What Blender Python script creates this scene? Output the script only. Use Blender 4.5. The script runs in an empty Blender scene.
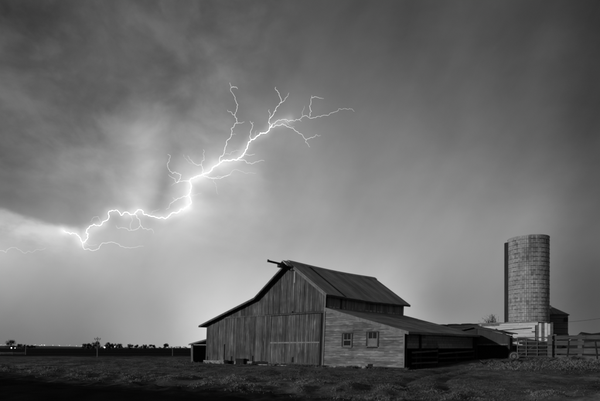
import bpy, math, random
import numpy as np
from mathutils import Vector, Matrix

random.seed(7)
RNG = np.random.default_rng(11)
S = bpy.context.scene
COL = S.collection
F = 488.0            # focal length in photo pixels (600 wide)
CAMZ = 1.6

# ------------------------------------------------------------------ camera
cam = bpy.data.cameras.new('camera')
cam.sensor_width = 36.0
cam.lens = F / 600.0 * 36.0
cam.shift_y = (348.0 - 200.5) / 600.0
cam.clip_start = 0.1
cam.clip_end = 40000
camo = bpy.data.objects.new('camera', cam)
camo.location = (0, 0, CAMZ)
camo.rotation_euler = (math.radians(90), 0, 0)
COL.objects.link(camo)
S.camera = camo

# ------------------------------------------------------------------ view / engine
S.view_settings.view_transform = 'Standard'
S.view_settings.look = 'None'
S.view_settings.exposure = 0.0
S.view_settings.gamma = 1.0
S.render.engine = 'CYCLES'
S.cycles.use_denoising = True
S.cycles.max_bounces = 3
S.cycles.diffuse_bounces = 2
S.cycles.use_adaptive_sampling = True
S.cycles.adaptive_threshold = 0.012
S.cycles.adaptive_min_samples = 10

# ------------------------------------------------------------------ world: night storm sky
W = bpy.data.worlds.new('World')
S.world = W
W.use_nodes = True
WT = W.node_tree
WT.nodes.clear()


class G:
    """tiny helper to write node maths as calls"""
    def __init__(self, tree):
        self.t = tree

    def n(self, kind):
        return self.t.nodes.new(kind)

    def link(self, a, b):
        self.t.links.new(a, b)

    def put(self, sock, v):
        if hasattr(v, 'is_linked'):
            self.link(v, sock)
        else:
            sock.default_value = v

    def m(self, op, a, b=None, c=None, clamp=False):
        nd = self.n('ShaderNodeMath')
        nd.operation = op
        nd.use_clamp = clamp
        for i, v in enumerate((a, b, c)):
            if v is not None:
                self.put(nd.inputs[i], v)
        return nd.outputs[0]

    def v(self, op, a, b=None, scale=None):
        nd = self.n('ShaderNodeVectorMath')
        nd.operation = op
        self.put(nd.inputs[0], a)
        if b is not None:
            self.put(nd.inputs[1], b)
        if scale is not None:
            self.put(nd.inputs['Scale'], scale)
        return nd.outputs['Value'] if op in ('DOT_PRODUCT', 'LENGTH', 'DISTANCE') else nd.outputs[0]

    def xyz(self, x, y, z):
        nd = self.n('ShaderNodeCombineXYZ')
        for i, v in enumerate((x, y, z)):
            self.put(nd.inputs[i], v)
        return nd.outputs[0]

    def sep(self, a):
        nd = self.n('ShaderNodeSeparateXYZ')
        self.put(nd.inputs[0], a)
        return nd.outputs

    def rng(self, v, a, b, c=0.0, d=1.0, kind='SMOOTHSTEP'):
        nd = self.n('ShaderNodeMapRange')
        nd.interpolation_type = kind
        nd.clamp = True
        self.put(nd.inputs['Value'], v)
        for k, q in zip(('From Min', 'From Max', 'To Min', 'To Max'), (a, b, c, d)):
            self.put(nd.inputs[k], q)
        return nd.outputs[0]

    def noise(self, vec, scale, detail=4, rough=0.55, dist=0.0):
        nd = self.n('ShaderNodeTexNoise')
        self.put(nd.inputs['Vector'], vec)
        nd.inputs['Scale'].default_value = scale
        nd.inputs['Detail'].default_value = detail
        nd.inputs['Roughness'].default_value = rough
        nd.inputs['Distortion'].default_value = dist
        return nd.outputs[0], nd.outputs[1]

    def ramp(self, fac, stops, interp='LINEAR'):
        nd = self.n('ShaderNodeValToRGB')
        cr = nd.color_ramp
        cr.interpolation = interp
        stops = sorted(stops)
        while len(cr.elements) < len(stops):
            cr.elements.new(0.5)
        for e, (p, val) in zip(cr.elements, stops):
            e.position = p
            e.color = (val, val, val, 1)
        self.put(nd.inputs[0], fac)
        return nd.outputs[0]

    def mix(self, f, a, b):
        nd = self.n('ShaderNodeMix')
        nd.data_type = 'FLOAT'
        self.put(nd.inputs[0], f)
        self.put(nd.inputs[2], a)
        self.put(nd.inputs[3], b)
        return nd.outputs[0]


def azel(x, y):
    """direction in the sky of a spot on the photograph"""
    X, Z = (x - 300) / F, (348 - y) / F
    return math.atan2(X, 1), math.atan2(Z, math.hypot(X, 1))


BOLT = [(64, 231), (76, 234), (82, 243), (88, 230), (103, 224), (109, 212), (118, 211), (126, 215),
        (138, 211), (150, 215), (164, 218), (177, 213), (188, 207), (190, 182), (203, 175), (215, 165),
        (238, 159), (251, 140), (266, 133), (272, 125), (290, 120)]

SKYX = [0, 75, 150, 225, 300, 375, 450, 525, 600]
SKYY = [0, 40, 80, 120, 160, 200, 225, 250, 275, 300, 325, 345]
SKYV = [
    [62, 78, 85, 88, 82, 72, 75, 66, 52],
    [80, 90, 100, 105, 92, 85, 85, 75, 58],
    [98, 104, 112, 118, 105, 98, 95, 85, 65],
    [100, 112, 126, 130, 125, 115, 107, 95, 72],
    [112, 130, 162, 160, 142, 128, 118, 105, 80],
    [122, 142, 168, 180, 158, 142, 138, 128, 92],
    [172, 150, 178, 178, 160, 150, 150, 140, 98],
    [196, 178, 180, 176, 165, 160, 152, 142, 98],
    [176, 164, 172, 190, 188, 182, 145, 140, 85],
    [152, 146, 160, 204, 208, 195, 130, 134, 82],
    [125, 132, 160, 222, 218, 200, 152, 138, 88],
    [115, 120, 158, 230, 222, 205, 165, 148, 92]]


def build_world():
    g = G(WT)
    tc = g.n('ShaderNodeTexCoord').outputs['Generated']
    d = g.v('NORMALIZE', tc)
    x, y, z = g.sep(d)
    az0 = g.m('ARCTAN2', x, y)
    el0 = g.m('ARCSINE', z)
    # slow warp of the sky so no edge is straight
    _, wc = g.noise(d, 3.2, 5, 0.55)
    wx, wy, wz = g.sep(wc)
    az = g.m('MULTIPLY_ADD', g.m('SUBTRACT', wx, 0.5), 0.11, az0)
    el = g.m('MULTIPLY_ADD', g.m('SUBTRACT', wy, 0.5), 0.07, el0)
    fac = g.m('DIVIDE', el, math.pi / 2)
    cols = []
    back = [(0.0, 0.40), (0.06, 0.40), (0.15, 0.38), (0.3, 0.35), (0.5, 0.31), (1.0, 0.29)]
    cols.append((math.radians(-110), back))
    for i, sx in enumerate(SKYX):
        st = []
        for j, sy in enumerate(SKYY):
            a, e = azel(sx, sy)
            st.append((max(0.0, e / (math.pi / 2)), SKYV[j][i] / 255))
        st += [(0.62, 0.30), (1.0, 0.29)]
        cols.append((azel(sx, 348)[0], st))
    cols.append((math.radians(110), back))
    val = None
    prev = None
    for a, st in cols:
        r = g.ramp(fac, st, 'B_SPLINE')
        if val is None:
            val = r
        else:
            val = g.mix(g.rng(az, prev, a), val, r)
        prev = a
    # dark shelf cloud with a crisp lower edge at the left
    n1, _ = g.noise(g.xyz(az0, g.m('MULTIPLY', el0, 2.0), 0.3), 9, 5, 0.6)
    pts = [azel(-60, 197), azel(0, 212), azel(30, 222), azel(55, 230), azel(85, 229), azel(120, 214)]
    edge = pts[0][1]
    for p, q in zip(pts[:-1], pts[1:]):
        edge = g.mix(g.rng(az0, p[0], q[0], kind='LINEAR'), edge, q[1])
    dd = g.m('SUBTRACT', el0, g.m('MULTIPLY_ADD', g.m('SUBTRACT', n1, 0.5), 0.04, edge))
    above = g.m('MULTIPLY', g.rng(dd, -0.006, 0.012), g.rng(dd, 0.02, 0.13, 1.0, 0.0))
    below = g.m('MULTIPLY', g.rng(dd, -0.075, -0.006), g.rng(dd, -0.006, 0.010, 1.0, 0.0))
    wl = g.rng(az0, azel(60, 220)[0], azel(125, 220)[0], 1.0, 0.0)
    val = g.m('MULTIPLY_ADD', g.m('MULTIPLY', above, wl), -0.10, val)
    val = g.m('MULTIPLY_ADD', g.m('MULTIPLY', below, wl), g.rng(n1, .35, .65, -.05, .07), val)
    # billows, stronger high up and to the left
    n2, _ = g.noise(g.xyz(az, g.m('MULTIPLY', el, 1.25), 1.7), 5.2, 6, 0.55, 0.5)
    n3, _ = g.noise(g.xyz(az, g.m('MULTIPLY', el, 1.5), 4.1), 13, 6, 0.56, 0.5)
    wleft = g.m('MULTIPLY', g.rng(az0, azel(180, 200)[0], azel(330, 200)[0], 1.0, 0.28), g.rng(el0, 0.10, 0.30, 0.12, 1.0))
    bil = g.m('ADD', g.m('MULTIPLY', g.m('SUBTRACT', n2, 0.5), 0.24), g.m('MULTIPLY', g.m('SUBTRACT', n3, 0.5), 0.10))
    val = g.m('MULTIPLY_ADD', bil, wleft, val)
    # lumpy undersides of the storm cloud, left and upper left
    n8, _ = g.noise(g.xyz(az, g.m('MULTIPLY', el, 1.5), 9.3), 7.0, 7, 0.52, 0.25)
    lump = g.m('ABSOLUTE', g.m('SUBTRACT', n8, 0.5))
    lw = g.m('MULTIPLY', g.rng(az0, azel(200, 150)[0], azel(330, 150)[0], 1.0, 0.15), g.rng(el0, 0.20, 0.34, 0.0, 1.0))
    val = g.m('MULTIPLY_ADD', g.m('MULTIPLY', g.m('SUBTRACT', g.rng(lump, 0.0, 0.14), 0.62), lw), 0.045, val)
    # long slanting rain curtains
    sl = g.m('MULTIPLY_ADD', el0, -0.55, az)
    n4, _ = g.noise(g.xyz(sl, g.m('MULTIPLY', el0, 0.35), 7.7), 8.5, 5, 0.55)
    n5, _ = g.noise(g.xyz(sl, g.m('MULTIPLY', el0, 0.10), 2.2), 40, 3, 0.5)
    rain = g.m('ADD', g.m('MULTIPLY', g.m('SUBTRACT', n4, 0.5), 0.075), g.m('MULTIPLY', g.m('SUBTRACT', n5, 0.5), 0.005))
    val = g.m('MULTIPLY_ADD', rain, g.rng(el0, 0.0, 0.18, 0.35, 1.0), val)

    # towering cloud edge above the lit curtain
    n6, _ = g.noise(g.xyz(az0, el0, 5.5), 13, 5, 0.55)
    pts2 = [azel(40, 160), azel(72, 134), (azel(100, 123)), azel(132, 111), azel(172, 106)]
    e2 = pts2[0][1]
    for p, q in zip(pts2[:-1], pts2[1:]):
        e2 = g.mix(g.rng(az0, p[0], q[0], kind='LINEAR'), e2, q[1])
    d2 = g.m('SUBTRACT', el0, g.m('MULTIPLY_ADD', g.m('SUBTRACT', n6, 0.5), 0.13, e2))
    win = g.m('MULTIPLY', g.rng(az0, azel(30, 130)[0], azel(85, 130)[0]), g.rng(az0, azel(150, 110)[0], azel(195, 110)[0], 1.0, 0.0))
    val = g.m('MULTIPLY_ADD', g.m('MULTIPLY', win, g.m('MULTIPLY', g.rng(d2, -0.040, 0.022, 1.0, 0.0), g.rng(d2, -0.18, -0.03))), 0.06, val)
    val = g.m('MULTIPLY_ADD', g.m('MULTIPLY', win, g.m('MULTIPLY', g.rng(d2, -0.03, 0.03), g.rng(d2, 0.03, 0.14, 1.0, 0.0))), -0.025, val)

    P = g.xyz(az0, el0, 0.0)

    def segdist(pl):
        best = None
        for (p, q) in zip(pl[:-1], pl[1:]):
            a, b = azel(*p), azel(*q)
            ab = (b[0] - a[0], b[1] - a[1], 0.0)
            L2 = ab[0] ** 2 + ab[1] ** 2
            pa = g.v('SUBTRACT', P, (a[0], a[1], 0.0))
            h = g.m('DIVIDE', g.v('DOT_PRODUCT', pa, ab), L2, clamp=True)
            dist = g.v('LENGTH', g.v('SUBTRACT', pa, g.v('SCALE', ab, scale=h)))
            best = dist if best is None else g.m('MINIMUM', best, dist)
        return best

    def gauss(dist, w):
        q = g.m('DIVIDE', dist, w)
        return g.m('EXPONENT', g.m('MULTIPLY', g.m('MULTIPLY', q, q), -1.0))
    # dark fold and the lit curtain beside it, left of the bolt
    fold = segdist([(176, 150), (167, 178), (160, 200), (150, 216)])
    val = g.m('MULTIPLY_ADD', gauss(fold, 7 / F), -0.07, val)
    curt = segdist([(146, 140), (148, 165), (140, 195)])
    val = g.m('MULTIPLY_ADD', gauss(curt, 16 / F), 0.08, val)
    # cloud lit from inside by the discharge
    bd = segdist(BOLT)
    glow = g.m('ADD', g.m('MULTIPLY', gauss(bd, 4.0 / F), 0.12), g.m('MULTIPLY', gauss(bd, 24 / F), 0.06))
    hot = segdist([(188, 205), (190, 182), (203, 174), (215, 166)])
    glow = g.m('ADD', glow, g.m('MULTIPLY', gauss(hot, 15 / F), 0.10))
    smear = segdist([(-40, 221), (0, 226), (30, 231), (62, 232)])
    glow = g.m('ADD', glow, g.m('MULTIPLY', gauss(smear, 6 / F), g.rng(n3, .35, .65, -0.04, 0.045)))
    val = g.m('ADD', val, glow)
    lin = g.m('POWER', g.m('MAXIMUM', val, 0.02), 2.2)
    bg = g.n('ShaderNodeBackground')
    g.link(g.xyz(lin, lin, lin), bg.inputs['Color'])
    bg.inputs['Strength'].default_value = 1.0
    out = g.n('ShaderNodeOutputWorld')
    g.link(bg.outputs[0], out.inputs['Surface'])


build_world()
W.cycles.sampling_method = 'MANUAL'
W.cycles.sample_map_resolution = 512

# ------------------------------------------------------------------ low moon behind the camera at the left
SUN_EL = math.radians(8.4)
SUN_H = Vector((-0.85, -0.53, 0)).normalized()
to_sun = Vector((SUN_H.x * math.cos(SUN_EL), SUN_H.y * math.cos(SUN_EL), math.sin(SUN_EL)))
sun = bpy.data.lights.new('moon_light', 'SUN')
sun.energy = 1.55
sun.angle = math.radians(0.7)
sun.color = (1.0, 1.0, 1.0)
suno = bpy.data.objects.new('moon_light', sun)
suno.rotation_euler = to_sun.to_track_quat('Z', 'Y').to_euler()
suno.location = (-40, -30, 30)
COL.objects.link(suno)


# ------------------------------------------------------------------ helpers
def P(px, py, D):
    return Vector(((px - 300) / F * D, D, CAMZ + (348 - py) / F * D))


def mat(name, lo, hi, rough=0.9, scale=(3, 3, 3), nscale=1.0, rand=0.0, spots=None, bump=0.0, detail=6, big=0.0,
        island=False, coord='Object', spec=0.3, metal=0.0, contrast=(0.3, 0.7)):
    m = bpy.data.materials.new(name)
    m.use_nodes = True
    t = m.node_tree
    t.nodes.clear()
    g = G(t)
    tc = g.n('ShaderNodeTexCoord').outputs[coord]
    vec = g.v('MULTIPLY', tc, tuple(scale))
    oi = g.n('ShaderNodeObjectInfo').outputs['Random']
    if rand > 0:
        vec = g.v('ADD', vec, g.xyz(g.m('MULTIPLY', oi, 37.0), g.m('MULTIPLY', oi, 91.0), g.m('MULTIPLY', oi, 13.0)))
    n, _ = g.noise(vec, nscale, detail, 0.62)
    val = g.rng(n, contrast[0], contrast[1], lo, hi, 'LINEAR')
    if spots:
        sv, sc, th, wd = spots     # value, scale vector, threshold, width
        n2, _ = g.noise(g.v('MULTIPLY', g.v('ADD', tc, (5.3, 2.1, 9.4)), tuple(sc)), 1.0, 5, 0.6)
        val = g.mix(g.rng(n2, th, th + wd), val, sv)
    if big > 0:
        n9, _ = g.noise(g.v('MULTIPLY', tc, (.45, .45, .6)), 1.0, 4, .6)
        val = g.m('MULTIPLY', val, g.rng(n9, .3, .7, 1 - big, 1 + big, 'LINEAR'))
    if rand > 0:
        val = g.m('MULTIPLY', val, g.m('MULTIPLY_ADD', oi, 2 * rand, 1 - rand))
    if island:
        geo = g.n('ShaderNodeNewGeometry').outputs['Random Per Island']
        val = g.m('MULTIPLY', val, g.ramp(geo, [(0.0, 0.5), (0.06, 0.72), (0.2, 0.88), (0.6, 1.0), (1.0, 1.12)]))
    b = g.n('ShaderNodeBsdfPrincipled')
    g.link(g.xyz(val, val, val), b.inputs['Base Color'])
    b.inputs['Roughness'].default_value = rough
    b.inputs['Specular IOR Level'].default_value = spec
    b.inputs['Metallic'].default_value = metal
    if bump > 0:
        bp = g.n('ShaderNodeBump')
        bp.inputs['Strength'].default_value = bump
        bp.inputs['Distance'].default_value = 0.03
        g.link(n, bp.inputs['Height'])
        g.link(bp.outputs[0], b.inputs['Normal'])
    o = g.n('ShaderNodeOutputMaterial')
    g.link(b.outputs[0], o.inputs['Surface'])
    return m


def emit(name, strength):
    m = bpy.data.materials.new(name)
    m.use_nodes = True
    t = m.node_tree
    t.nodes.clear()
    e = t.nodes.new('ShaderNodeEmission')
    e.inputs['Strength'].default_value = strength
    o = t.nodes.new('ShaderNodeOutputMaterial')
    t.links.new(e.outputs[0], o.inputs['Surface'])
    return m


M = {}
M['board'] = mat('weathered_board', 0.040, 0.18, scale=(13, 3, 0.7), rand=0.34, big=.45, spots=(0.30, (7, 2, 0.6), 0.59, 0.09), bump=0.6)
M['siding'] = mat('weathered_siding', 0.075, 0.31, scale=(1.3, 3, 16), rand=0.28, big=.35, spots=(0.36, (1.1, 2, 5), 0.57, 0.10), bump=0.5)
M['grey_board'] = mat('bleached_board', 0.12, 0.34, scale=(11, 11, 0.8), rand=0.35)
M['pale'] = mat('bleached_white', 0.35, 0.6, scale=(6, 6, 1.5), rand=0.15)
M['trim'] = mat('pale_trim', 0.14, 0.29, scale=(6, 6, 1.5), rand=0.15)
M['trim_dark'] = mat('dark_trim', 0.03, 0.07, scale=(6, 6, 1.5), rand=0.2)
M['beam'] = mat('old_beam', 0.03, 0.08, scale=(5, 1, 5), rand=0.2, bump=0.4)
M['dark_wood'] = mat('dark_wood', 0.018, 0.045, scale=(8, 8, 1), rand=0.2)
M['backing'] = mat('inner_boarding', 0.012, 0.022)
M['roof'] = mat('weathered_roofing', 0.34, 0.54, rough=0.75, scale=(1.2, 9, 1.2), rand=0.24, big=.3, spots=(0.20, (0.7, 3, 0.7), 0.58, 0.15), bump=0.3)
M['roof_low'] = mat('old_shingle', 0.17, 0.36, rough=0.9, scale=(2.5, 6, 2.5), rand=0.25, big=.3, bump=0.6)
M['concrete'] = mat('pale_concrete', 0.20, 0.46, scale=(2.5, 2.5, 4), spots=(0.08, (1.6, 1.6, 4), 0.52, 0.1))
M['stave'] = mat('concrete_stave', 0.34, 0.54, scale=(1.1, 1.1, 0.5), island=True, spots=(0.24, (0.45, 0.45, 0.12), 0.54, 0.14))
M['hoop'] = mat('rusty_hoop', 0.09, 0.16, scale=(2, 2, 2), metal=0.0)
M['joint'] = mat('stave_joint', 0.02, 0.035)
M['chute'] = mat('dark_chute', 0.022, 0.045, scale=(2, 2, .5))
M['bin'] = mat('dull_galvanised', 0.10, 0.18, rough=0.6, scale=(.8, .8, 6), rand=0.12)
M['bin_roof'] = mat('galvanised_roof', 0.10, 0.18, rough=0.55, scale=(1.5, 1.5, 1.5), rand=0.15)
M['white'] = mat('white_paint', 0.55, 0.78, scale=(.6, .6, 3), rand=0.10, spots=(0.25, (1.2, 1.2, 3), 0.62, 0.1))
M['panel'] = mat('grey_panel', 0.045, 0.075, scale=(1.5, 1.5, 1), rand=.1)
M['glass'] = mat('dark_glass', 0.012, 0.02, rough=0.12, spec=0.5)
M['glass_pale'] = mat('dusty_glass', 0.10, 0.2, rough=0.5, scale=(3, 3, 5))
M['plank'] = mat('corral_plank', 0.05, 0.18, scale=(1.4, 1.4, 14), rand=0.3, spots=(0.05, (1, 1, 5), 0.60, 0.1), bump=0.5)
M['tube'] = mat('gate_tube', 0.08, 0.16, rough=0.6, rand=0.15)
M['rubber'] = mat('rubber', 0.012, 0.025)
M['pole'] = mat('grey_pole', 0.14, 0.25, scale=(5, 5, .6))
M['leaf'] = mat('tree_leaf', 0.025, 0.06, scale=(.5, .5, .5))
M['bark'] = mat('tree_bark', 0.03, 0.07, scale=(6, 6, 1))
M['twig'] = mat('shrub_twig', 0.045, 0.10, scale=(3, 3, 3))
M['wire'] = mat('wire', 0.02, 0.03)
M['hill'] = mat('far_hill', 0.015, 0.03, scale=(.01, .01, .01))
M['bolt'] = emit('lightning_core', 4.0)
M['bolt2'] = emit('lightning_branch', 1.2)
M['bolt3'] = emit('lightning_faint', 0.95)
M['lamp'] = emit('lamp_glow', 4.0)
M['lamp2'] = emit('town_lamp_glow', 2.2)


def add(name, verts, faces, m, parent=None, smooth=False):
    me = bpy.data.meshes.new(name)
    me.from_pydata([tuple(v) for v in verts], [], faces)
    me.materials.append(m)
    if smooth:
        me.polygons.foreach_set('use_smooth', [True] * len(me.polygons))
    me.update()
    o = bpy.data.objects.new(name, me)
    COL.objects.link(o)
    if parent is not None:
        o.parent = parent
    return o


def tag(o, label=None, cat=None, group=None, kind=None):
    if label:
        o['label'] = label
    if cat:
        o['category'] = cat
    if group:
        o['group'] = group
    if kind:
        o['kind'] = kind
    return o


def empty(name, loc, rz=0.0, label=None, cat=None, group=None):
    o = bpy.data.objects.new(name, None)
    o.empty_display_size = 0.3
    COL.objects.link(o)
    o.location = loc
    o.rotation_euler = (0, 0, rz)
    return tag(o, label, cat, group)


class MB:
    def __init__(self):
        self.v, self.f = [], []

    def geo(self, v, f):
        k = len(self.v)
        self.v += [tuple(p) for p in v]
        self.f += [tuple(i + k for i in q) for q in f]
        return self

    def box(self, x0, x1, y0, y1, z0, z1):
        return self.geo([(x0, y0, z0), (x1, y0, z0), (x1, y1, z0), (x0, y1, z0), (x0, y0, z1), (x1, y0, z1), (x1, y1, z1), (x0, y1, z1)],
                        [(0, 3, 2, 1), (4, 5, 6, 7), (0, 1, 5, 4), (1, 2, 6, 5), (2, 3, 7, 6), (3, 0, 4, 7)])

    def prism(self, poly, y0, y1):
        """polygon in x,z run along y"""
        n = len(poly)
        v = [(p[0], y0, p[1]) for p in poly] + [(p[0], y1, p[1]) for p in poly]
        f = [tuple(range(n)), tuple(range(2 * n - 1, n - 1, -1))]
        f += [(i, n + i, n + (i + 1) % n, (i + 1) % n) for i in range(n)]
        return self.geo(v, f)

    def run(self, poly, y0, y1, n):
        for i in range(n):
            self.prism(poly, y0 + (y1 - y0) * i / n, y0 + (y1 - y0) * (i + 1) / n)
        return self

    def tube(self, pts, radii, seg=6):
        pts = [Vector(p) for p in pts]
        if not hasattr(radii, '__len__'):
            radii = [radii] * len(pts)
        k0 = len(self.v)
        v, f = [], []
        for i, p in enumerate(pts):
            a = pts[max(0, i - 1)]
            b = pts[min(len(pts) - 1, i + 1)]
            t = (b - a).normalized()
            up = Vector((0, 0, 1)) if abs(t.z) < 0.9 else Vector((1, 0, 0))
            s = t.cross(up).normalized()
            u = s.cross(t)
            for j in range(seg):
                an = 2 * math.pi * j / seg
                v.append(p + (s * math.cos(an) + u * math.sin(an)) * radii[i])
        n = len(pts)
        for i in range(n - 1):
            for j in range(seg):
                j2 = (j + 1) % seg
                f.append((i * seg + j, i * seg + j2, (i + 1) * seg + j2, (i + 1) * seg + j))
        f.append(tuple(range(seg - 1, -1, -1)))
        f.append(tuple((n - 1) * seg + j for j in range(seg)))
        return self.geo(v, f)

    def lathe(self, prof, seg=24, c=(0, 0)):
        """profile of (radius, z), closed caps left to the profile"""
        v, f = [], []
        for r, z in prof:
            for j in range(seg):
                an = 2 * math.pi * j / seg
                v.append((c[0] + r * math.cos(an), c[1] + r * math.sin(an), z))
        for i in range(len(prof) - 1):
            for j in range(seg):
                j2 = (j + 1) % seg
                f.append((i * seg + j, i * seg + j2, (i + 1) * seg + j2, (i + 1) * seg + j))
        return self.geo(v, f)

    def build(self, name, m, parent=None, warp=None, smooth=False):
        v = [warp(p) for p in self.v] if warp else self.v
        return add(name, v, self.f, m, parent, smooth)


# value noise for terrain, vectorised
_LAT = RNG.random((257, 257))


def vnoise(x, y):
    xi, yi = np.floor(x), np.floor(y)
    fx, fy = x - xi, y - yi
    fx, fy = fx * fx * (3 - 2 * fx), fy * fy * (3 - 2 * fy)
    xi, yi = xi.astype(int) % 256, yi.astype(int) % 256
    a, b = _LAT[xi, yi], _LAT[xi + 1, yi]
    c, d = _LAT[xi, yi + 1], _LAT[xi + 1, yi + 1]
    return (a * (1 - fx) + b * fx) * (1 - fy) + (c * (1 - fx) + d * fx) * fy - 0.5


def sstep(a, b, v):
    t = np.clip((v - a) / (b - a), 0, 1)
    return t * t * (3 - 2 * t)


BX, BY = 2.0, 41.0                       # barn front corner
UX, UY = (0.751, -0.660), (0.660, 0.751)  # barn's own right and back directions


def to_barn(x, y):
    rx, ry = x - BX, y - BY
    return rx * UX[0] + ry * UX[1], rx * UY[0] + ry * UY[1]


def rut(x, y):
    c = 3.0 + .47 * (y - 15) + 1.3 * np.sin(y * .17)
    d = np.abs(np.abs(x - c) - .85)
    return np.exp(-(d / .30) ** 2) * sstep(14, 18, y) * sstep(40, 34, y)


def ground_h(x, y):
    x = np.asarray(x, float)
    y = np.asarray(y, float)
    p = 0.5 * x + 0.87 * y
    q = 0.87 * x - 0.5 * y
    near = sstep(130, 60, np.hypot(x, y - 30))
    h = 0.20 * vnoise(x * .11 + 3, y * .11) + 0.10 * vnoise(x * .35, y * .35 + 9)
    fine = 0.085 * vnoise(x * 1.3, y * 1.3) + 0.045 * vnoise(x * 3.1 + 5, y * 3.1) + .02 * vnoise(x * 7.3, y * 7.3)
    lx, ly = to_barn(x, y)
    flat = sstep(0.2, 3.5, np.maximum(np.maximum(-20.5 - lx, lx - 8.6), np.maximum(-.3 - ly, ly - 14.5)))
    fineflat = sstep(-0.2, 1.2, np.maximum(np.maximum(-20.5 - lx, lx - 8.6), np.maximum(-.3 - ly, ly - 14.5)))
    z = (h * flat + fine * (0.25 + 0.75 * fineflat)) * near
    # yard rises gently towards the corral
    z = z + 0.62 * sstep(9, 19, x) * sstep(26, 36, y) * sstep(75, 58, y)
    # rutted low bank before the yard; unseen bank added behind the camera for shade
    z = z + 0.16 * np.exp(-((p - 17.0) / 1.6) ** 2) * sstep(100, 40, abs(q)) * (0.7 + 1.6 * vnoise(q * .5, p * .5))
    clod = np.clip(vnoise(x * 1.7 + 60, y * 1.3 + 8) + .35 * vnoise(x * 4.3, y * 4.0), 0, 1)
    z = z + .40 * clod * sstep(12.2, 13.6, p + .13 * x) * sstep(22, 16.5, p + .13 * x) * near
    z = z + .16 * clod * sstep(17, 22, p) * fineflat * near
    z = z - .11 * rut(x, y) * near
    bank = 2.35 + 0.8 * vnoise(q * 0.22 + 7, p * 0.1) + .35 * vnoise(q * .9, p * .3)
    z = z + bank * np.exp(-((p + 7.0) / 3.4) ** 2) * sstep(140, 70, abs(q))
    return z


def gz(x, y):
    return float(ground_h(np.array([x]), np.array([y]))[0])


# ------------------------------------------------------------------ ground
def axis(lo, hi, step, far, growth=1.25):
    a = list(np.arange(lo, hi + 1e-6, step))
    s = step
    p = hi
    while p < far:
        s *= growth
        p += s
        a.append(p)
    s = step
    p = lo
    while p > -far:
        s *= growth
        p -= s
        a.insert(0, p)
    return np.array(a)


def build_ground():
    xs = axis(-34, 34, 0.22, 12000)
    ys = axis(12, 62, 0.20, 12000)
    X, Y = np.meshgrid(xs, ys)
    Z = ground_h(X, Y)
    nx, ny = len(xs), len(ys)
    co = np.stack([X.ravel(), Y.ravel(), Z.ravel()], 1).astype(np.float32)
    i = np.arange(nx * ny).reshape(ny, nx)
    q = np.stack([i[:-1, :-1].ravel(), i[:-1, 1:].ravel(), i[1:, 1:].ravel(), i[1:, :-1].ravel()], 1).astype(np.int32)
    me = bpy.data.meshes.new('ground')
    me.vertices.add(len(co))
    me.vertices.foreach_set('co', co.ravel())
    me.loops.add(q.size)
    me.loops.foreach_set('vertex_index', q.ravel())
    me.polygons.add(len(q))
    me.polygons.foreach_set('loop_start', np.arange(0, q.size, 4, dtype=np.int32))
    me.polygons.foreach_set('loop_total', np.full(len(q), 4, np.int32))
    me.update(calc_edges=True)
    o = bpy.data.objects.new('ground', me)
    COL.objects.link(o)
    # soil, trampled dry grass, and foreground shade painted in as a near-black strip
    m = bpy.data.materials.new('farmyard_ground')
    m.use_nodes = True
    t = m.node_tree
    t.nodes.clear()
    g = G(t)
    tc = g.n('ShaderNodeTexCoord').outputs['Object']
    n1, _ = g.noise(tc, 0.18, 5, .6)
    n2, _ = g.noise(tc, 1.6, 6, .65)
    n3, _ = g.noise(tc, 9.0, 4, .6)
    v = g.rng(n2, .3, .7, 0.07, 0.20, 'LINEAR')
    v = g.m('MULTIPLY', v, g.rng(n1, .35, .65, .45, 1.5, 'LINEAR'))
    v = g.m('MULTIPLY', v, g.rng(n3, .25, .75, .55, 1.4, 'LINEAR'))
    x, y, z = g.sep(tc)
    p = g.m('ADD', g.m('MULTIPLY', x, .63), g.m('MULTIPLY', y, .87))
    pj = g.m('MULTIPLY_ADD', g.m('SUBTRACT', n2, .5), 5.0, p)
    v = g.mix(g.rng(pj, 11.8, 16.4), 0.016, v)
    far = g.rng(y, 75, 110)
    fv = g.rng(g.noise(g.v('MULTIPLY', tc, (.006, .05, 1)), 1.0, 5, .6)[0], .3, .7, 0.012, 0.04, 'LINEAR')
    v = g.mix(far, v, fv)
    b = g.n('ShaderNodeBsdfPrincipled')
    g.link(g.xyz(v, v, v), b.inputs['Base Color'])
    b.inputs['Roughness'].default_value = 1.0
    b.inputs['Specular IOR Level'].default_value = 0.0
    out = g.n('ShaderNodeOutputMaterial')
    g.link(b.outputs[0], out.inputs['Surface'])
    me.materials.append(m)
    tag(o, kind='structure')
    return o


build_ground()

# ------------------------------------------------------------------ the barn
barn = empty('barn', (BX, BY, 0), math.atan2(UX[1], UX[0]),
             'large leaning weathered barn with broken gable roof and hay beam at its peak', 'barn')
RIDGE, EAVE, SLOPE = 9.15, 6.25, (9.15 - 6.25) / 4.1
BL = 13.0


def roofz(x):
    if x >= -8.2:
        return RIDGE - abs(x + 4.1) * SLOPE
    return EAVE - (-8.2 - x) * 0.285


def leanz(x):
    return 4.9 - x * 0.268


def warp(p):
    x, y, z = p
    k = 0.052 if x <= 0 else 0.052 - 0.036 * min(1, x / 7.6)
    sag = -0.12 * math.sin(math.pi * min(1, max(0, y / BL))) * (1 if z > 5.6 and x > -9 else 0)
    return (x + k * z, y, z + sag)


def jit(a):
    return random.uniform(-a, a)


def bbuild(mb, name, m, parent=None, label=None):
    o = mb.build(name, m, parent or barn, warp)
    if label:
        o['label'] = label
    return o


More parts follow.
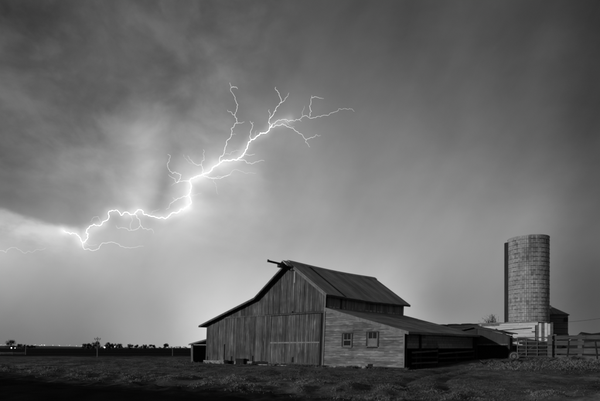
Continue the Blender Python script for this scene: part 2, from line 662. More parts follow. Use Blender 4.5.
# closed shell behind the boards
front = bbuild(MB().prism([(-15.95, 0.1), (-.05, .1), (-.05, EAVE - .1), (-4.1, RIDGE - .1), (-8.2, EAVE - .1), (-15.95, roofz(-15.95) - .1)], 0.06, 0.16), 'front_wall', M['backing'])
back = bbuild(MB().prism([(-15.95, 0), (-.05, 0), (-.05, EAVE - .1), (-4.1, RIDGE - .1), (-8.2, EAVE - .1), (-15.95, roofz(-15.95) - .1)], BL - .12, BL), 'back_wall', M['dark_wood'])
bbuild(MB().box(-16.0, -15.9, .2, BL - .15, 0, roofz(-16) - .12), 'side_wall', M['dark_wood'])
upper = bbuild(MB().box(-.16, -.06, .2, BL - .15, 0, EAVE - .12), 'side_wall', M['backing'])

# upper gable boards (above the girt) and lower boards, one by one
GIRT = 4.66


def vboards(x0, x1, zb, ztop, y, w, parent, m, skip=(), jz=.05):
    x = x0
    while x < x1 - .05:
        ww = min(w * random.uniform(.85, 1.18), x1 - x)
        a, b = x + .012, x + ww - .012
        zb_ = zb(x) if callable(zb) else zb
        zb_ += jit(jz)
        ta, tb = ztop(a) - .02, ztop(b) - .02
        dy = jit(.014)
        poly = [(a, zb_), (b, zb_)]
        if b > -4.1 > a:
            poly += [(b, tb), (-4.1, ztop(-4.1) - .02), (a, ta)]
        else:
            poly += [(b, tb), (a, ta)]
        if random.random() < .03 and ta - zb_ > 1.2:
            zb_ += random.uniform(.2, .7)
            poly[0], poly[1] = (a, zb_), (b, zb_ + jit(.1))
        if ta - zb_ > .05 and not any(s0 < (a + b) / 2 < s1 for s0, s1 in skip):
            bbuild(MB().prism(poly, y + dy, y + .03 + dy), 'board', m, parent)
        x += ww


vboards(-13.65, 0, GIRT, lambda x: roofz(x) - .05, -.045, .225, front, M['board'])
vboards(-15.95, -13.05, .34, lambda x: min(GIRT - .03, roofz(x) - .05), .0, .225, front, M['board'])
vboards(-12.77, -6.55, .34, lambda x: min(GIRT - .03, roofz(x) - .05), .0, .225, front, M['board'])
# narrow slot where a board is missing: short boards close it above
bbuild(MB().box(-13.04, -12.78, .0, .03, 2.0, GIRT - .03), 'board', M['board'], front)
bbuild(MB().box(-12.74, -12.69, -.03, .0, .3, 2.0), 'door_jamb', M['trim'], front)
bbuild(MB().box(-13.5, -.02, -.075, -.046, GIRT - .07, GIRT + .06), 'girt', M['board'], front)

# big sliding door, right half of the front
door = bbuild(MB().box(-6.52, -.42, .0, .055, .12, GIRT - .1), 'barn_door', M['backing'])
vboards(-6.52, -.42, .16, lambda x: GIRT - .12, -.035, .225, door, M['board'])
bbuild(MB().box(-6.5, -.44, -.066, -.036, 2.03, 2.14), 'door_rail', M['grey_board'], door)
bbuild(MB().box(-6.5, -.44, -.066, -.036, .20, .33), 'door_rail', M['board'], door)
bbuild(MB().box(-6.53, -6.39, -.069, -.039, .16, GIRT - .12), 'door_stile', M['board'], door)
bbuild(MB().box(-.56, -.43, -.069, -.039, .16, GIRT - .12), 'door_stile', M['trim_dark'], door)
bbuild(MB().box(-7.2, -.2, -.11, -.076, GIRT + .0, GIRT + .07), 'dark_bar', M['trim_dark'], door)  # track of the sliding door
bbuild(MB().box(-.36, -.2, -.04, .05, .1, EAVE - .15), 'corner_post', M['dark_wood'])
bbuild(MB().box(-.17, -.02, -.085, -.047, .12, EAVE - .1), 'corner_board', M['trim'])
# bleached board under the peak
bbuild(MB().box(-3.72, -3.57, -.085, -.05, 7.35, 8.55), 'pale_board', M['pale'], front, 'pale bleached board under the peak')
# concrete foot of the wall
bbuild(MB().box(-16.1, -8.6, -.18, .12, -.3, .33), 'foundation', M['concrete'])
bbuild(MB().box(-8.59, -.2, -.10, .12, -.3, .08), 'foundation', M['concrete'])

# upper side wall above the lean-to
y = .15
while y < BL - .2:
    w = .24 * random.uniform(.85, 1.15)
    bbuild(MB().box(-.055 + jit(.006), -.02 + jit(.006), y, y + w - .02, 4.95 + abs(jit(.05)), EAVE - .14), 'board', M['grey_board'], upper)
    y += w
y = .4
while y < BL - .5:                      # broken row of short pale strips along the foot of that wall
    w = random.uniform(.16, .42)
    if random.random() < .8:
        bbuild(MB().box(-.017, .012, y, y + w, 5.02 + jit(.03), 5.14 + jit(.03)), 'pale_strip', M['pale'], upper)
    y += w + random.uniform(.10, .3)
bbuild(MB().box(-.02, .03, 2.0, 2.16, 4.95, EAVE - .15), 'downpipe', M['trim_dark'], upper)


# roof panels, one sheet at a time, in the cross-section given
def roof_run(xa, za, xb, zb, y0, y1, w, th, m, parent, name='roof_panel', gap=.012, jz=.012):
    n = max(1, round((y1 - y0) / w))
    for i in range(n):
        a = y0 + (y1 - y0) * i / n + gap / 2
        b = y0 + (y1 - y0) * (i + 1) / n - gap / 2
        d = jit(jz)
        bbuild(MB().prism([(xa, za + d), (xb, zb + d), (xb, zb + d + th), (xa, za + d + th)], a, b), name, m, parent)


roof = bbuild(MB().run([(.4, EAVE - .4 * SLOPE), (-4.1, RIDGE), (-8.2, EAVE), (-16.5, roofz(-16.5)), (-16.5, roofz(-16.5) + .05), (-8.2, EAVE + .06), (-4.1, RIDGE + .07), (.4, EAVE - .4 * SLOPE + .05)], -.55, BL + .5, 16), 'roof', M['dark_wood'])
roof_run(.46, EAVE - .46 * SLOPE + .09, -4.1, RIDGE + .09, -.6, BL + .55, .62, .035, M['roof'], roof, jz=.016)
roof_run(-4.12, RIDGE + .08, -8.2, EAVE + .08, -.6, BL + .55, .62, .035, M['roof'], roof, jz=.016)
roof_run(-8.2, EAVE + .085, -16.55, roofz(-16.55) + .085, -.6, BL + .55, .62, .035, M['roof'], roof, jz=.016)
bbuild(MB().run([(-4.4, RIDGE - .06), (-4.1, RIDGE + .16), (-3.8, RIDGE - .06), (-3.8, RIDGE - .01), (-4.1, RIDGE + .21), (-4.4, RIDGE - .01)], -.62, BL + .57, 16), 'ridge_cap', M['roof'], roof)
# dark lap between the first sheets and the rest
bbuild(MB().prism([(.47, EAVE - .47 * SLOPE + .14), (-4.0, RIDGE + .02 + .06), (-4.0, RIDGE + .115), (.47, EAVE - .47 * SLOPE + .17)], 2.05, 2.2), 'roof_seam', M['trim_dark'], roof)


def rake(pts, dep, y0, y1, m, name, parent):
    for (xa, za), (xb, zb) in zip(pts[:-1], pts[1:]):
        bbuild(MB().prism([(xa, za - dep), (xb, zb - dep), (xb, zb), (xa, za)], y0, y1), name, m, parent)


rake([(-4.1, RIDGE + .06), (.44, EAVE - .44 * SLOPE + .06)], .22, -.64, -.605, M['trim'], 'rake_board', roof)
rake([(-4.1, RIDGE + .06), (-8.2, EAVE + .06), (-16.52, roofz(-16.52) + .06)], .17, -.64, -.605, M['board'], 'rake_board', roof)
bbuild(MB().run([(.40, EAVE - .4 * SLOPE - .10), (.44, EAVE - .4 * SLOPE - .10), (.44, EAVE - .4 * SLOPE + .06), (.40, EAVE - .4 * SLOPE + .06)], -.6, BL + .5, 16), 'eave_board', M['trim_dark'], roof)
bbuild(MB().box(-16.56, -16.51, -.6, BL + .5, roofz(-16.5) - .1, roofz(-16.5) + .07), 'eave_board', M['trim_dark'], roof)

# hay beam, hood and carrier at the peak
hay = bbuild(MB().prism([(-4.17, RIDGE - .38), (-4.04, RIDGE - .38), (-4.04, RIDGE - .23), (-4.17, RIDGE - .23)], -3.0, .4), 'hay_beam', M['beam'])
for v in hay.data.vertices:
    if v.co.y < -2:
        v.co.z += .10
bbuild(MB().prism([(-4.75, RIDGE - .40), (-4.1, RIDGE + .10), (-3.45, RIDGE - .40), (-3.5, RIDGE - .46), (-4.1, RIDGE + .03), (-4.7, RIDGE - .46)], -1.25, -.66), 'hay_hood', M['roof'], roof)
bbuild(MB().box(-4.24, -3.97, -1.7, -1.3, RIDGE - .52, RIDGE - .2), 'hay_carrier', M['trim_dark'], hay)
bbuild(MB().box(-4.16, -4.05, -3.02, -2.9, RIDGE - .30, RIDGE - .08), 'beam_tip', M['trim_dark'], hay)
bbuild(MB().tube([(-4.1, -1.3, RIDGE - .34), (-4.1, -.1, RIDGE - .7)], .035), 'beam_brace', M['beam'], hay)

# right lean-to: horizontal siding end wall
LX = 7.6
lw = bbuild(MB().prism([(.02, .1), (LX - .05, .1), (LX - .05, leanz(LX) - .12), (.02, leanz(0) - .12)], .02, .10), 'lean_to_wall', M['backing'])
WINS = [(1.90, 2.80, 1.72, 2.77), (4.28, 5.26, 1.77, 2.84)]
z = .16
while z < 4.85:
    h = .205
    xr = LX - .02
    if z + h > leanz(LX) - .1:
        xr = min(LX - .02, (4.9 - .1 - z) / .268)
    if xr < .1:
        break
    spans = [(.0, xr)]
    for (a, b, c, d) in WINS:
        if z + h > c + .02 and z < d - .02:
            ns = []
            for (p, q) in spans:
                if a > p and b < q:
                    ns += [(p, a), (b, q)]
                elif a < q < b:
                    ns += [(p, a)]
                else:
                    ns += [(p, q)]
            spans = ns
    if z < .2:                           # hole at the foot of the wall
        spans = [(.0, 4.38), (4.86, LX - .02)]
    for (p, q) in spans:
        # each course is made of lengths butted end to end
        cuts = [p]
        while q - cuts[-1] > 3.6:
            cuts.append(cuts[-1] + random.uniform(1.6, 3.0))
        cuts.append(q)
        for c0, c1 in zip(cuts[:-1], cuts[1:]):
            if c1 - c0 < .12:
                continue
            t0, t1 = jit(.009), jit(.009)
            mb = MB()
            c2 = min(c1, max(c0 + .03, (4.9 - .1 - z - h) / .268))
            mb.geo([(c0 + .005, -.035, z + t0), (c1 - .005, -.035, z + t1), (c1 - .005, .018, z + t1), (c0 + .005, .018, z + t0),
                    (c0 + .005, -.012, z + h - .012 + t0), (c2 - .005, -.012, z + h - .012 + t1), (c2 - .005, .018, z + h - .012 + t1), (c0 + .005, .018, z + h - .012 + t0)],
                   [(0, 3, 2, 1), (4, 5, 6, 7), (0, 1, 5, 4), (1, 2, 6, 5), (2, 3, 7, 6), (3, 0, 4, 7)])
            bbuild(mb, 'siding_board', M['siding'], lw)
    z += h
bbuild(MB().box(.5, 4.3, -.09, .1, -.3, .14), 'foundation', M['concrete'], lw)
bbuild(MB().box(3.3, 4.25, -.15, -.095, -.1, .2), 'foundation_stone', M['concrete'], lw)
bbuild(MB().box(4.9, LX, -.07, .1, -.3, .14), 'foundation', M['dark_wood'], lw)
bbuild(MB().box(LX - .12, LX + .0, -.055, -.037, .1, leanz(LX) - .15), 'corner_board', M['trim'], lw)

for i, (a, b, c, d) in enumerate(WINS):
    pane_m = M['glass']
    win = bbuild(MB().box(a, b, .024, .05, c, d) if False else MB().box(a + .05, b - .05, .0, .015, c + .05, d - .05), 'window', pane_m)
    fr = M['trim_dark']
    bbuild(MB().box(a - .10, a + .03, -.06, -.01, c - .04, d + .06), 'frame', fr, win)
    bbuild(MB().box(b - .03, b + .10, -.06, -.01, c - .04, d + .06), 'frame', fr, win)
    bbuild(MB().box(a + .032, b - .032, -.062, -.01, d - .02, d + .08), 'frame', fr, win)
    bbuild(MB().box(a - .05, b + .05, -.11, -.064, c - .09, c - .02), 'sill', M['trim'], win)
    bbuild(MB().box(a + .032, a + .11, -.03, -.002, c + .0, d - .03), 'sash', M['trim'], win)
    bbuild(MB().box(b - .11, b - .032, -.03, -.002, c + .0, d - .03), 'sash', M['trim'], win)
    mid = (c + d) / 2
    bbuild(MB().box(a + .112, b - .112, -.028, -.002, mid - .04, mid + .04), 'sash', M['trim'], win)
    bbuild(MB().box(a + .112, b - .112, -.027, -.002, c, c + .09), 'sash', M['trim'], win)
    bbuild(MB().box((a + b) / 2 - .022, (a + b) / 2 + .022, -.022, -.004, mid + .042, d - .05), 'glazing_bar', M['trim'], win)
    if i == 1:
        bbuild(MB().box(a + .12, b - .12, -.020, -.006, c + .092, mid - .042), 'dusty_pane', M['glass_pale'], win)

# lean-to roof and its open side
lroof = bbuild(MB().prism([(-.01, leanz(0) - .02), (8.05, leanz(8.05) - .02), (8.05, leanz(8.05) + .03), (-.01, leanz(0) + .03)], -.32, BL + .1), 'lean_to_roof', M['dark_wood'])
for r in range(5):
    xa, xb = 8.12 - r * 1.64, 8.12 - (r + 1) * 1.64 - .1
    xb = max(xb, .0)
    roof_run(xa, leanz(xa) + .05 + .004 * r, xb, leanz(xb) + .05 - .004 + .004 * r, -.36, BL + .15, 1.9, .028, M['roof_low'], lroof, 'roof_sheet', .01, .006)
bbuild(MB().prism([(.06, leanz(.06) - .20), (8.1, leanz(8.1) - .15), (8.1, leanz(8.1) + .07), (.06, leanz(.06) + .07)], -.40, -.365), 'rake_board', M['trim'], lroof)
y = -.36
while y < BL:
    w = random.uniform(1.6, 3.0)
    bbuild(MB().box(8.06, 8.10, y, min(BL + .1, y + w - .02), leanz(8.08) - .10 + jit(.015), leanz(8.08) + .04), 'eave_board', M['trim'], lroof)
    y += w
for yy in (.02, 2.3, 12.85):
    bbuild(MB().box(LX - .12, LX + .03, yy + .12, yy + .27, -.2, leanz(LX) - .06), 'post', M['dark_wood'])
side_up = bbuild(MB().box(LX - .20, LX - .16, .35, BL, 1.55, leanz(LX) - .08), 'side_panel', M['backing'])
zz = 1.58
while zz < 2.72:
    yy = .4
    while yy < BL - .1:
        w = random.uniform(2, 3.4)
        bbuild(MB().box(LX - .155, LX - .13, yy, min(BL - .02, yy + w - .015), zz, zz + .19), 'siding_board', M['grey_board'], side_up)
        yy += w
    zz += .205
# inner wall closing the depth of the lean-to
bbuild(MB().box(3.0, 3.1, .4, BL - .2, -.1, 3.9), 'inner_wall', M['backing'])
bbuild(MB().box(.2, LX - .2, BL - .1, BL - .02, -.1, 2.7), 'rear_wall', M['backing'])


def barn_world(x, y, z=0):
    return Vector((BX + UX[0] * x + UY[0] * y, BY + UX[1] * x + UY[1] * y, z))


ROT = math.atan2(UX[1], UX[0])

# rail fence along the open side
def rail_fence(name, label, x0, y0, pieces, posts):
    w = barn_world(x0, y0)
    e = empty(name, (w.x, w.y, gz(w.x, w.y) - .1), ROT, label, 'fence')
    for (ya, yb, za, zb, m) in pieces:
        MB().geo([(-.02, ya, za), (.02, ya, za), (.02, yb, zb), (-.02, yb, zb), (-.02, ya, za + .13), (.02, ya, za + .13), (.02, yb, zb + .13), (-.02, yb, zb + .13)],
                 [(0, 3, 2, 1), (4, 5, 6, 7), (0, 1, 5, 4), (1, 2, 6, 5), (2, 3, 7, 6), (3, 0, 4, 7)]).build('rail', m, e)
    for (yy, h) in posts:
        MB().box(-.16, -.03, yy - .07, yy + .07, -.3, h).build('post', M['dark_wood'], e)
    return e


rail_fence('rail_fence', 'dark plank rail fence along the open side of the barn lean-to', 7.82, .6,
           [(.1, 4.4, 1.30, 1.42, M['plank']), (.1, 4.4, .92, .90, M['dark_wood']), (.1, 4.4, .5, .5, M['plank']),
            (4.6, 12.0, 1.18, 1.36, M['plank']), (4.6, 12.0, .8, .85, M['dark_wood']), (4.6, 12, .4, .45, M['dark_wood'])],
           [(.9, 1.5), (4.5, 1.75), (8.2, 1.5), (12.0, 1.6)])

# ------------------------------------------------------------------ rear shed at the lean-to's far corner
w = barn_world(7.75, 13.5)
rs = empty('rear_shed', (w.x, w.y, 0), ROT, 'low dark open-bottomed shed behind the end of the barn lean-to', 'shed')
MB().prism([(-1.9, 3.2), (-.1, 3.56), (3.35, 2.86), (3.35, 2.94), (-.1, 3.66), (-1.9, 3.28)], -.45, 1.0).build('roof', M['trim_dark'], rs)
MB().prism([(-.1, 3.46), (3.38, 2.76), (3.38, 2.88), (-.1, 3.60)], -.49, -.455).build('rake_board', M['trim_dark'], rs)
pan = MB().prism([(.0, 1.95), (2.95, 1.95), (2.95, 2.78), (.0, 3.45)], -.02, .0).build('front_panel', M['backing'], rs)
for i in range(5):
    a, b = i * .59 + .005, (i + 1) * .59 - .005
    MB().prism([(a, 1.93), (b, 1.93), (b, 3.42 - b * .226), (a, 3.42 - a * .226)], -.045, -.022).build('board', M['panel'], pan)
MB().box(-.05, 2.97, -.08, -.047, 1.86, 1.99).build('panel_rail', M['board'], rs)
for px_, hh in ((-.08, 3.45), (2.9, 2.75)):
    MB().box(px_ - .08, px_ + .08, -.1, .06, -.2, hh).build('post', M['dark_wood'], rs)
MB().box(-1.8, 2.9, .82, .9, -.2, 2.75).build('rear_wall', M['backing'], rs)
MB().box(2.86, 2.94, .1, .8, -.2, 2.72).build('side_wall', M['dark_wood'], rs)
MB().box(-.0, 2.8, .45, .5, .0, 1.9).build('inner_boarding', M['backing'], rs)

# ------------------------------------------------------------------ white shed behind
w = Vector((23.7, 49.2, 0))
ws = empty('white_shed', (w.x, w.y, 0), ROT, 'long low white-walled shed in front of the concrete silo', 'shed')
core = MB().box(-11, 0, .05, 2.6, -.2, 4.05).build('wall', M['backing'], ws)
z = 0
while z < 3.95:
    x = -11
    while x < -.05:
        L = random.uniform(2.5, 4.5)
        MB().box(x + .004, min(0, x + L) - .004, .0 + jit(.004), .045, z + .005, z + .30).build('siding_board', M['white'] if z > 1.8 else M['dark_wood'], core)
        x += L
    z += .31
for i in range(6):
    a = -11.1 + i * 1.9
    MB().box(a + .01, a + 1.89, -.09, -.05, 3.93 + jit(.03), 4.20 + jit(.03)).build('fascia_board', M['white' if i % 3 else 'trim'], ws)
MB().prism([(-11.2, 4.16), (.2, 4.20), (.2, 4.27), (-11.2, 4.23)], -.2, 2.9).build('roof', M['roof_low'], ws)
for i in range(7):
    a = -10.6 + i * 1.5 + jit(.3)
    MB().prism([(a, 4.24), (a + 1.2, 4.27), (a + 1.1, 4.31), (a + .2, 4.31)], -.1 + jit(.1), .9).build('roof_sheet', M['roof_low' if i % 2 else 'trim'], ws)
MB().box(-.3, .02, -.12, -.092, 3.2, 3.3).build('bracket', M['trim_dark'], ws)
MB().geo([(-5.3, -.1, 3.35), (-.3, -.1, 3.58), (-.3, -.05, 3.58), (-5.3, -.05, 3.35), (-5.3, -.1, 3.43), (-.3, -.1, 3.66), (-.3, -.05, 3.66), (-5.3, -.05, 3.43)],
         [(0, 3, 2, 1), (4, 5, 6, 7), (0, 1, 5, 4), (1, 2, 6, 5), (2, 3, 7, 6), (3, 0, 4, 7)]).build('dark_bar', M['trim_dark'], ws)  # slim dark sloping bar across the white wall
for i in range(6):
    a = .08 + i * .27
    MB().box(a, a + .24, .0 + jit(.01), .05, 1.9 + jit(.1), 4.05 + jit(.12)).build('plank', M['white' if i in (1, 3, 4) else 'plank'], ws)
MB().box(.05, 1.7, .12, .2, -.2, 3.9).build('rear_boarding', M['dark_wood'], ws)
MB().box(.05, 1.7, .06, .1, 1.3, 1.45).build('crosspiece', M['trim_dark'], ws)
MB().box(.05, 1.7, .06, .1, 3.2, 3.35).build('crosspiece', M['trim_dark'], ws)

# ------------------------------------------------------------------ silo
SX, SY, SR, SH = 26.2, 56.0, 2.18, 14.1
silo = empty('silo', (SX, SY, 0), 0, 'tall round concrete stave silo with iron hoops and dark chute', 'silo')
MB().lathe([(0.02, -.3), (SR - .06, -.3), (SR - .06, SH - .05), (SR - .3, SH - .05), (SR - .3, 0), (.02, 0)], 60).build('inner_wall', M['joint'], silo)
mb = MB()
NS, RH = 60, .45
for s in range(NS):
    a0, a1 = 2 * math.pi * s / NS, 2 * math.pi * (s + 1) / NS
    g0 = .011 / SR
    z = -.3 + (RH / 2 if s % 2 else 0) - RH
    while z < SH:
        za, zb = max(-.3, z + .010), min(SH, z + RH - .010)
        if zb - za > .1:
            r0, r1 = SR - .07, SR + jit(.006)
            c0, s0_, c1, s1_ = math.cos(a0 + g0), math.sin(a0 + g0), math.cos(a1 - g0), math.sin(a1 - g0)
            mb.geo([(r0 * c0, r0 * s0_, za), (r1 * c0, r1 * s0_, za), (r1 * c1, r1 * s1_, za), (r0 * c1, r0 * s1_, za),
                    (r0 * c0, r0 * s0_, zb), (r1 * c0, r1 * s0_, zb), (r1 * c1, r1 * s1_, zb), (r0 * c1, r0 * s1_, zb)],
                   [(0, 1, 2, 3), (7, 6, 5, 4), (1, 5, 6, 2), (0, 4, 5, 1), (2, 6, 7, 3)])
        z += RH
tag(mb.build('stave', M['stave'], silo), kind='stuff')
hoop_mesh = None
zh = .5
while zh < SH - .05:
    if hoop_mesh is None:
        mb = MB().lathe([(SR + .005, -.015), (SR + .026, -.015), (SR + .026, .015), (SR + .005, .015), (SR + .005, -.015)], 64)
        for k in range(4):               # tightening lugs
            an = math.radians((-150, -98, -75, 60)[k])
            c, s_ = math.cos(an), math.sin(an)
            mb.tube([((SR + .05) * c - .22 * -s_, (SR + .05) * s_ - .22 * c, 0), ((SR + .05) * c + .22 * -s_, (SR + .05) * s_ + .22 * c, 0)], .03, 5)
        o = mb.build('hoop', M['hoop'], silo)
        hoop_mesh = o.data
    else:
        o = bpy.data.objects.new('hoop', hoop_mesh)
        COL.objects.link(o)
        o.parent = silo
    o.location = (0, 0, zh)
    o.rotation_euler = (0, 0, random.choice((0, 0, .12, -.1, .25)))
    zh += .42 if zh < 7 else .5
MB().lathe([(SR - .28, SH - .04), (SR + .03, SH - .04), (SR + .03, SH + .05), (SR - .28, SH + .05), (SR - .28, SH - .04)], 60).build('rim', M['stave'], silo)
an = math.radians(160)
c, s_ = math.cos(an), math.sin(an)
ch = MB()
prof = []
for k in range(9):
    t = math.radians(-90 + k * 22.5)
    prof.append((SR * .985 + .40 * math.cos(t), .45 * math.sin(t)))
n = len(prof)
v = [(r * c - u * s_, r * s_ + u * c, zq) for zq in (0, SH - .3) for (r, u) in prof]
ch.geo(v, [(i, i + 1, n + i + 1, n + i) for i in range(n - 1)] + [tuple(range(n - 1, -1, -1)), tuple(range(n, 2 * n)), (n - 1, 0, n, 2 * n - 1)])
ch.build('chute', M['chute'], silo)

# ------------------------------------------------------------------ grain bin
bx, by = P(548.5, 348, 63).x, 63
gb = empty('grain_bin', (bx, by, 0), 0, 'small round metal grain bin with conical roof right of the silo', 'grain bin')
zr = -.3
while zr < 5.85:
    zt = min(5.9, zr + .62)
    r = 2.22 if zr > 3.3 else 2.30
    prof = [(r - .08, zr)]
    for k in range(8):
        prof.append((r + (.015 if k % 2 else -.015), zr + .005 + (zt - zr - .02) * k / 7))
    prof += [(r - .08, zt - .012), (r - .08, zr)]
    MB().lathe(prof, 40).build('ring_sheet', M['bin'], gb)
    zr += .62
for k in range(24):
    a0, a1 = 2 * math.pi * k / 24, 2 * math.pi * (k + 1) / 24
    m0, m1 = a0 + .01, a1 - .01
    R = 2.42
    MB().geo([(R * math.cos(m0), R * math.sin(m0), 5.78), (R * math.cos(m1), R * math.sin(m1), 5.78), (.25 * math.cos(m1), .25 * math.sin(m1), 6.95), (.25 * math.cos(m0), .25 * math.sin(m0), 6.95),
              (R * math.cos(m0), R * math.sin(m0), 5.83), (R * math.cos(m1), R * math.sin(m1), 5.83), (.25 * math.cos(m1), .25 * math.sin(m1), 7.0), (.25 * math.cos(m0), .25 * math.sin(m0), 7.0)],
             [(0, 3, 2, 1), (4, 5, 6, 7), (0, 1, 5, 4), (1, 2, 6, 5), (2, 3, 7, 6), (3, 0, 4, 7)]).build('roof_panel', M['bin_roof'], gb)
MB().lathe([(.02, 7.12), (.3, 7.1), (.32, 6.9), (.02, 6.9)], 16).build('cap', M['bin_roof'], gb)
MB().box(.9, 1.35, -2.16, -2.08, 4.9, 5.4).build('hatch', M['trim_dark'], gb)

# ------------------------------------------------------------------ corral: gate, fence, wheel
GX0, GX1 = P(517.5, 348, 38.2), P(548, 348, 37.2)
gd = (GX1 - GX0)
gl = gd.length
ga = math.atan2(gd.y, gd.x)
gate = empty('corral_gate', (GX0.x, GX0.y, .62), ga, 'tubular metal corral gate left of the heavy plank fence', 'gate')
tops = [1.80, 1.48, 1.18, .90, .62, .36]
for i, z in enumerate(tops):
    MB().tube([(0, 0, z), (gl * .33, 0, z - .012), (gl * .66, 0, z - .015), (gl, 0, z)], .038 if i else .045, 8).build('rail', M['tube'], gate)
for f_, h0 in ((0.0, -.1), (.30, .34), (.66, .34), (1.0, .3)):
    MB().tube([(gl * f_, -.05 if 0 < f_ < 1 else 0, h0), (gl * f_, -.05 if 0 < f_ < 1 else 0, 1.83)], .04 if f_ in (0, 1) else .03, 8).build('stile', M['tube'], gate)
MB().tube([(.05, .05, .38), (gl - .05, .05, 1.75)], .022, 6).build('brace', M['tube'], gate)

for (z0, z1, h_) in ((1.28, 1.22, .16), (.98, 1.02, .12), (.66, .60, .2), (.30, .36, .18)):
    MB().geo([(.1, .07, z0), (gl - .1, .07, z1), (gl - .1, .1, z1), (.1, .1, z0), (.1, .07, z0 + h_), (gl - .1, .07, z1 + h_), (gl - .1, .1, z1 + h_), (.1, .1, z0 + h_)],
             [(0, 3, 2, 1), (4, 5, 6, 7), (0, 1, 5, 4), (1, 2, 6, 5), (2, 3, 7, 6), (3, 0, 4, 7)]).build('plank', M['dark_wood'], gate)
FX0, FX1 = P(551.5, 348, 37.0), P(628, 348, 35.2)
fd = FX1 - FX0
fl = fd.length
fence = empty('plank_fence', (FX0.x, FX0.y, .55), math.atan2(fd.y, fd.x), 'heavy wooden plank corral fence at the right edge', 'fence')
for (z0, z1) in ((1.71, 2.00), (1.22, 1.56), (.62, 1.02), (.20, .48), (-.12, .08)):
    x = -.25
    k = 0
    while x < fl:
        L = random.uniform(2.3, 3.1)
        t = jit(.06)
        u = jit(.06)
        MB().geo([(x, -.03, z0 + t), (x + L - .02, -.03, z0 + u), (x + L - .02, .03, z0 + u), (x, .03, z0 + t),
                  (x, -.03, z1 + t), (x + L - .02, -.03, z1 + u), (x + L - .02, .03, z1 + u), (x, .03, z1 + t)],
                 [(0, 3, 2, 1), (4, 5, 6, 7), (0, 1, 5, 4), (1, 2, 6, 5), (2, 3, 7, 6), (3, 0, 4, 7)]).build('plank', M['plank'], fence)
        x += L
for i, x in enumerate((-.12, 1.9, 4.3)):
    MB().box(x - .13, x + .13, -.30 if i == 0 else .035, -.04 if i == 0 else .26, -.5, 2.05).build('post', M['plank'], fence)
MB().box(.16, .34, .035, .2, -.5, 2.1).build('post', M['plank'], fence)

for (x, z0, x1, z1) in ((.95, -.2, 1.15, 1.78), (3.0, -.2, 2.85, 1.6)):
    MB().tube([(x, -.06, z0), ((x + x1) / 2 + .03, -.07, (z0 + z1) / 2), (x1, -.06, z1)], [.05, .045, .04], 6).build('stake', M['dark_wood'], fence)
wc = P(514.2, 352.6, 39.0)
wh = empty('trailer_wheel', (wc.x, wc.y, wc.z), math.radians(-25), 'pale rimmed wheel standing beside the left end of the tube gate', 'wheel')
R = .33


def ring(r0, r1, y0, y1, seg=28):
    mb = MB()
    v, f = [], []
    for (r, yy) in ((r0, y0), (r1, y0), (r1, y1), (r0, y1)):
        for j in range(seg):
            a = 2 * math.pi * j / seg
            v.append((r * math.cos(a), yy, r * math.sin(a)))
    for i in range(4):
        for j in range(seg):
            j2 = (j + 1) % seg
            i2 = (i + 1) % 4
            f.append((i * seg + j, i * seg + j2, i2 * seg + j2, i2 * seg + j))
    return mb.geo(v, f)


ring(R - .06, R, -.07, .07).build('rim', M['trim'], wh)
ring(.03, .12, -.10, .10).build('hub', M['trim'], wh)
ring(.125, R - .062, -.03, .02).build('disc', M['trim_dark'], wh)
ring(R + .005, R + .10, -.08, .08).build('tyre', M['rubber'], wh)
wh.location.z = gz(wc.x, wc.y) + R + .09

a, b = P(496, 329, 44.0), P(517, 340, 38.6)
pole = MB().tube([(a.x, a.y, a.z), ((a.x + b.x) / 2, (a.y + b.y) / 2, (a.z + b.z) / 2 - .03), (b.x, b.y, b.z - .0)], .05, 6).build('brace_pole', M['dark_wood'])
tag(pole, 'dark sloping pole from the dark shed eave to the tube gate', 'pole')

# dark heaped bank behind the fence
mb = MB()
xs = np.linspace(0, 30, 31)
prof = [(-3.2, -.6), (-2.4, 1.4), (-1.2, 2.5), (0, 2.9), (1.4, 2.5), (3.2, -.6)]
v, f = [], []
for i, x in enumerate(xs):
    e = min(1, (x + .25) / 2.2) ** .5
    for (yy, zz) in prof:
        v.append((x - .6, yy, -.6 + (zz + .6) * e + (jit(.09) if zz > 0 else 0)))
n = len(prof)
for i in range(len(xs) - 1):
    for j in range(n - 1):
        f.append((i * n + j, (i + 1) * n + j, (i + 1) * n + j + 1, i * n + j + 1))
mb.geo(v, f)
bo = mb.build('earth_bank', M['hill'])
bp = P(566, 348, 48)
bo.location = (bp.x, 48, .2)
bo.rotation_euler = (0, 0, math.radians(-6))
tag(bo, kind='structure')

# ------------------------------------------------------------------ small open shed at the barn's left end
w = barn_world(-16.15, 1.0)
ls = empty('side_shed', (w.x, w.y, 0), ROT, 'small open-fronted dark shed against the left end of the barn', 'shed')
MB().prism([(-3.75, 1.98), (.05, 2.58), (.05, 2.68), (-3.75, 2.08)], -.3, 3.4).build('roof', M['roof_low'], ls)
MB().prism([(-3.75, 1.90), (.05, 2.50), (.05, 2.64), (-3.75, 2.04)], -.34, -.305).build('rake_board', M['board'], ls)
MB().box(-3.65, -3.28, -.06, .04, -.3, 2.02).build('corner_board', M['board'], ls)
MB().box(-3.64, -3.56, .05, 3.2, -.3, 1.95).build('side_wall', M['dark_wood'], ls)
MB().box(-3.6, .0, 3.1, 3.2, -.3, 1.95).build('rear_wall', M['backing'], ls)
MB().box(-.12, .02, -.02, .1, -.3, 2.45).build('post', M['dark_wood'], ls)
MB().box(-.75, -.14, -.05, -.01, -.2, 1.35).build('leaning_board', M['board'], ls)

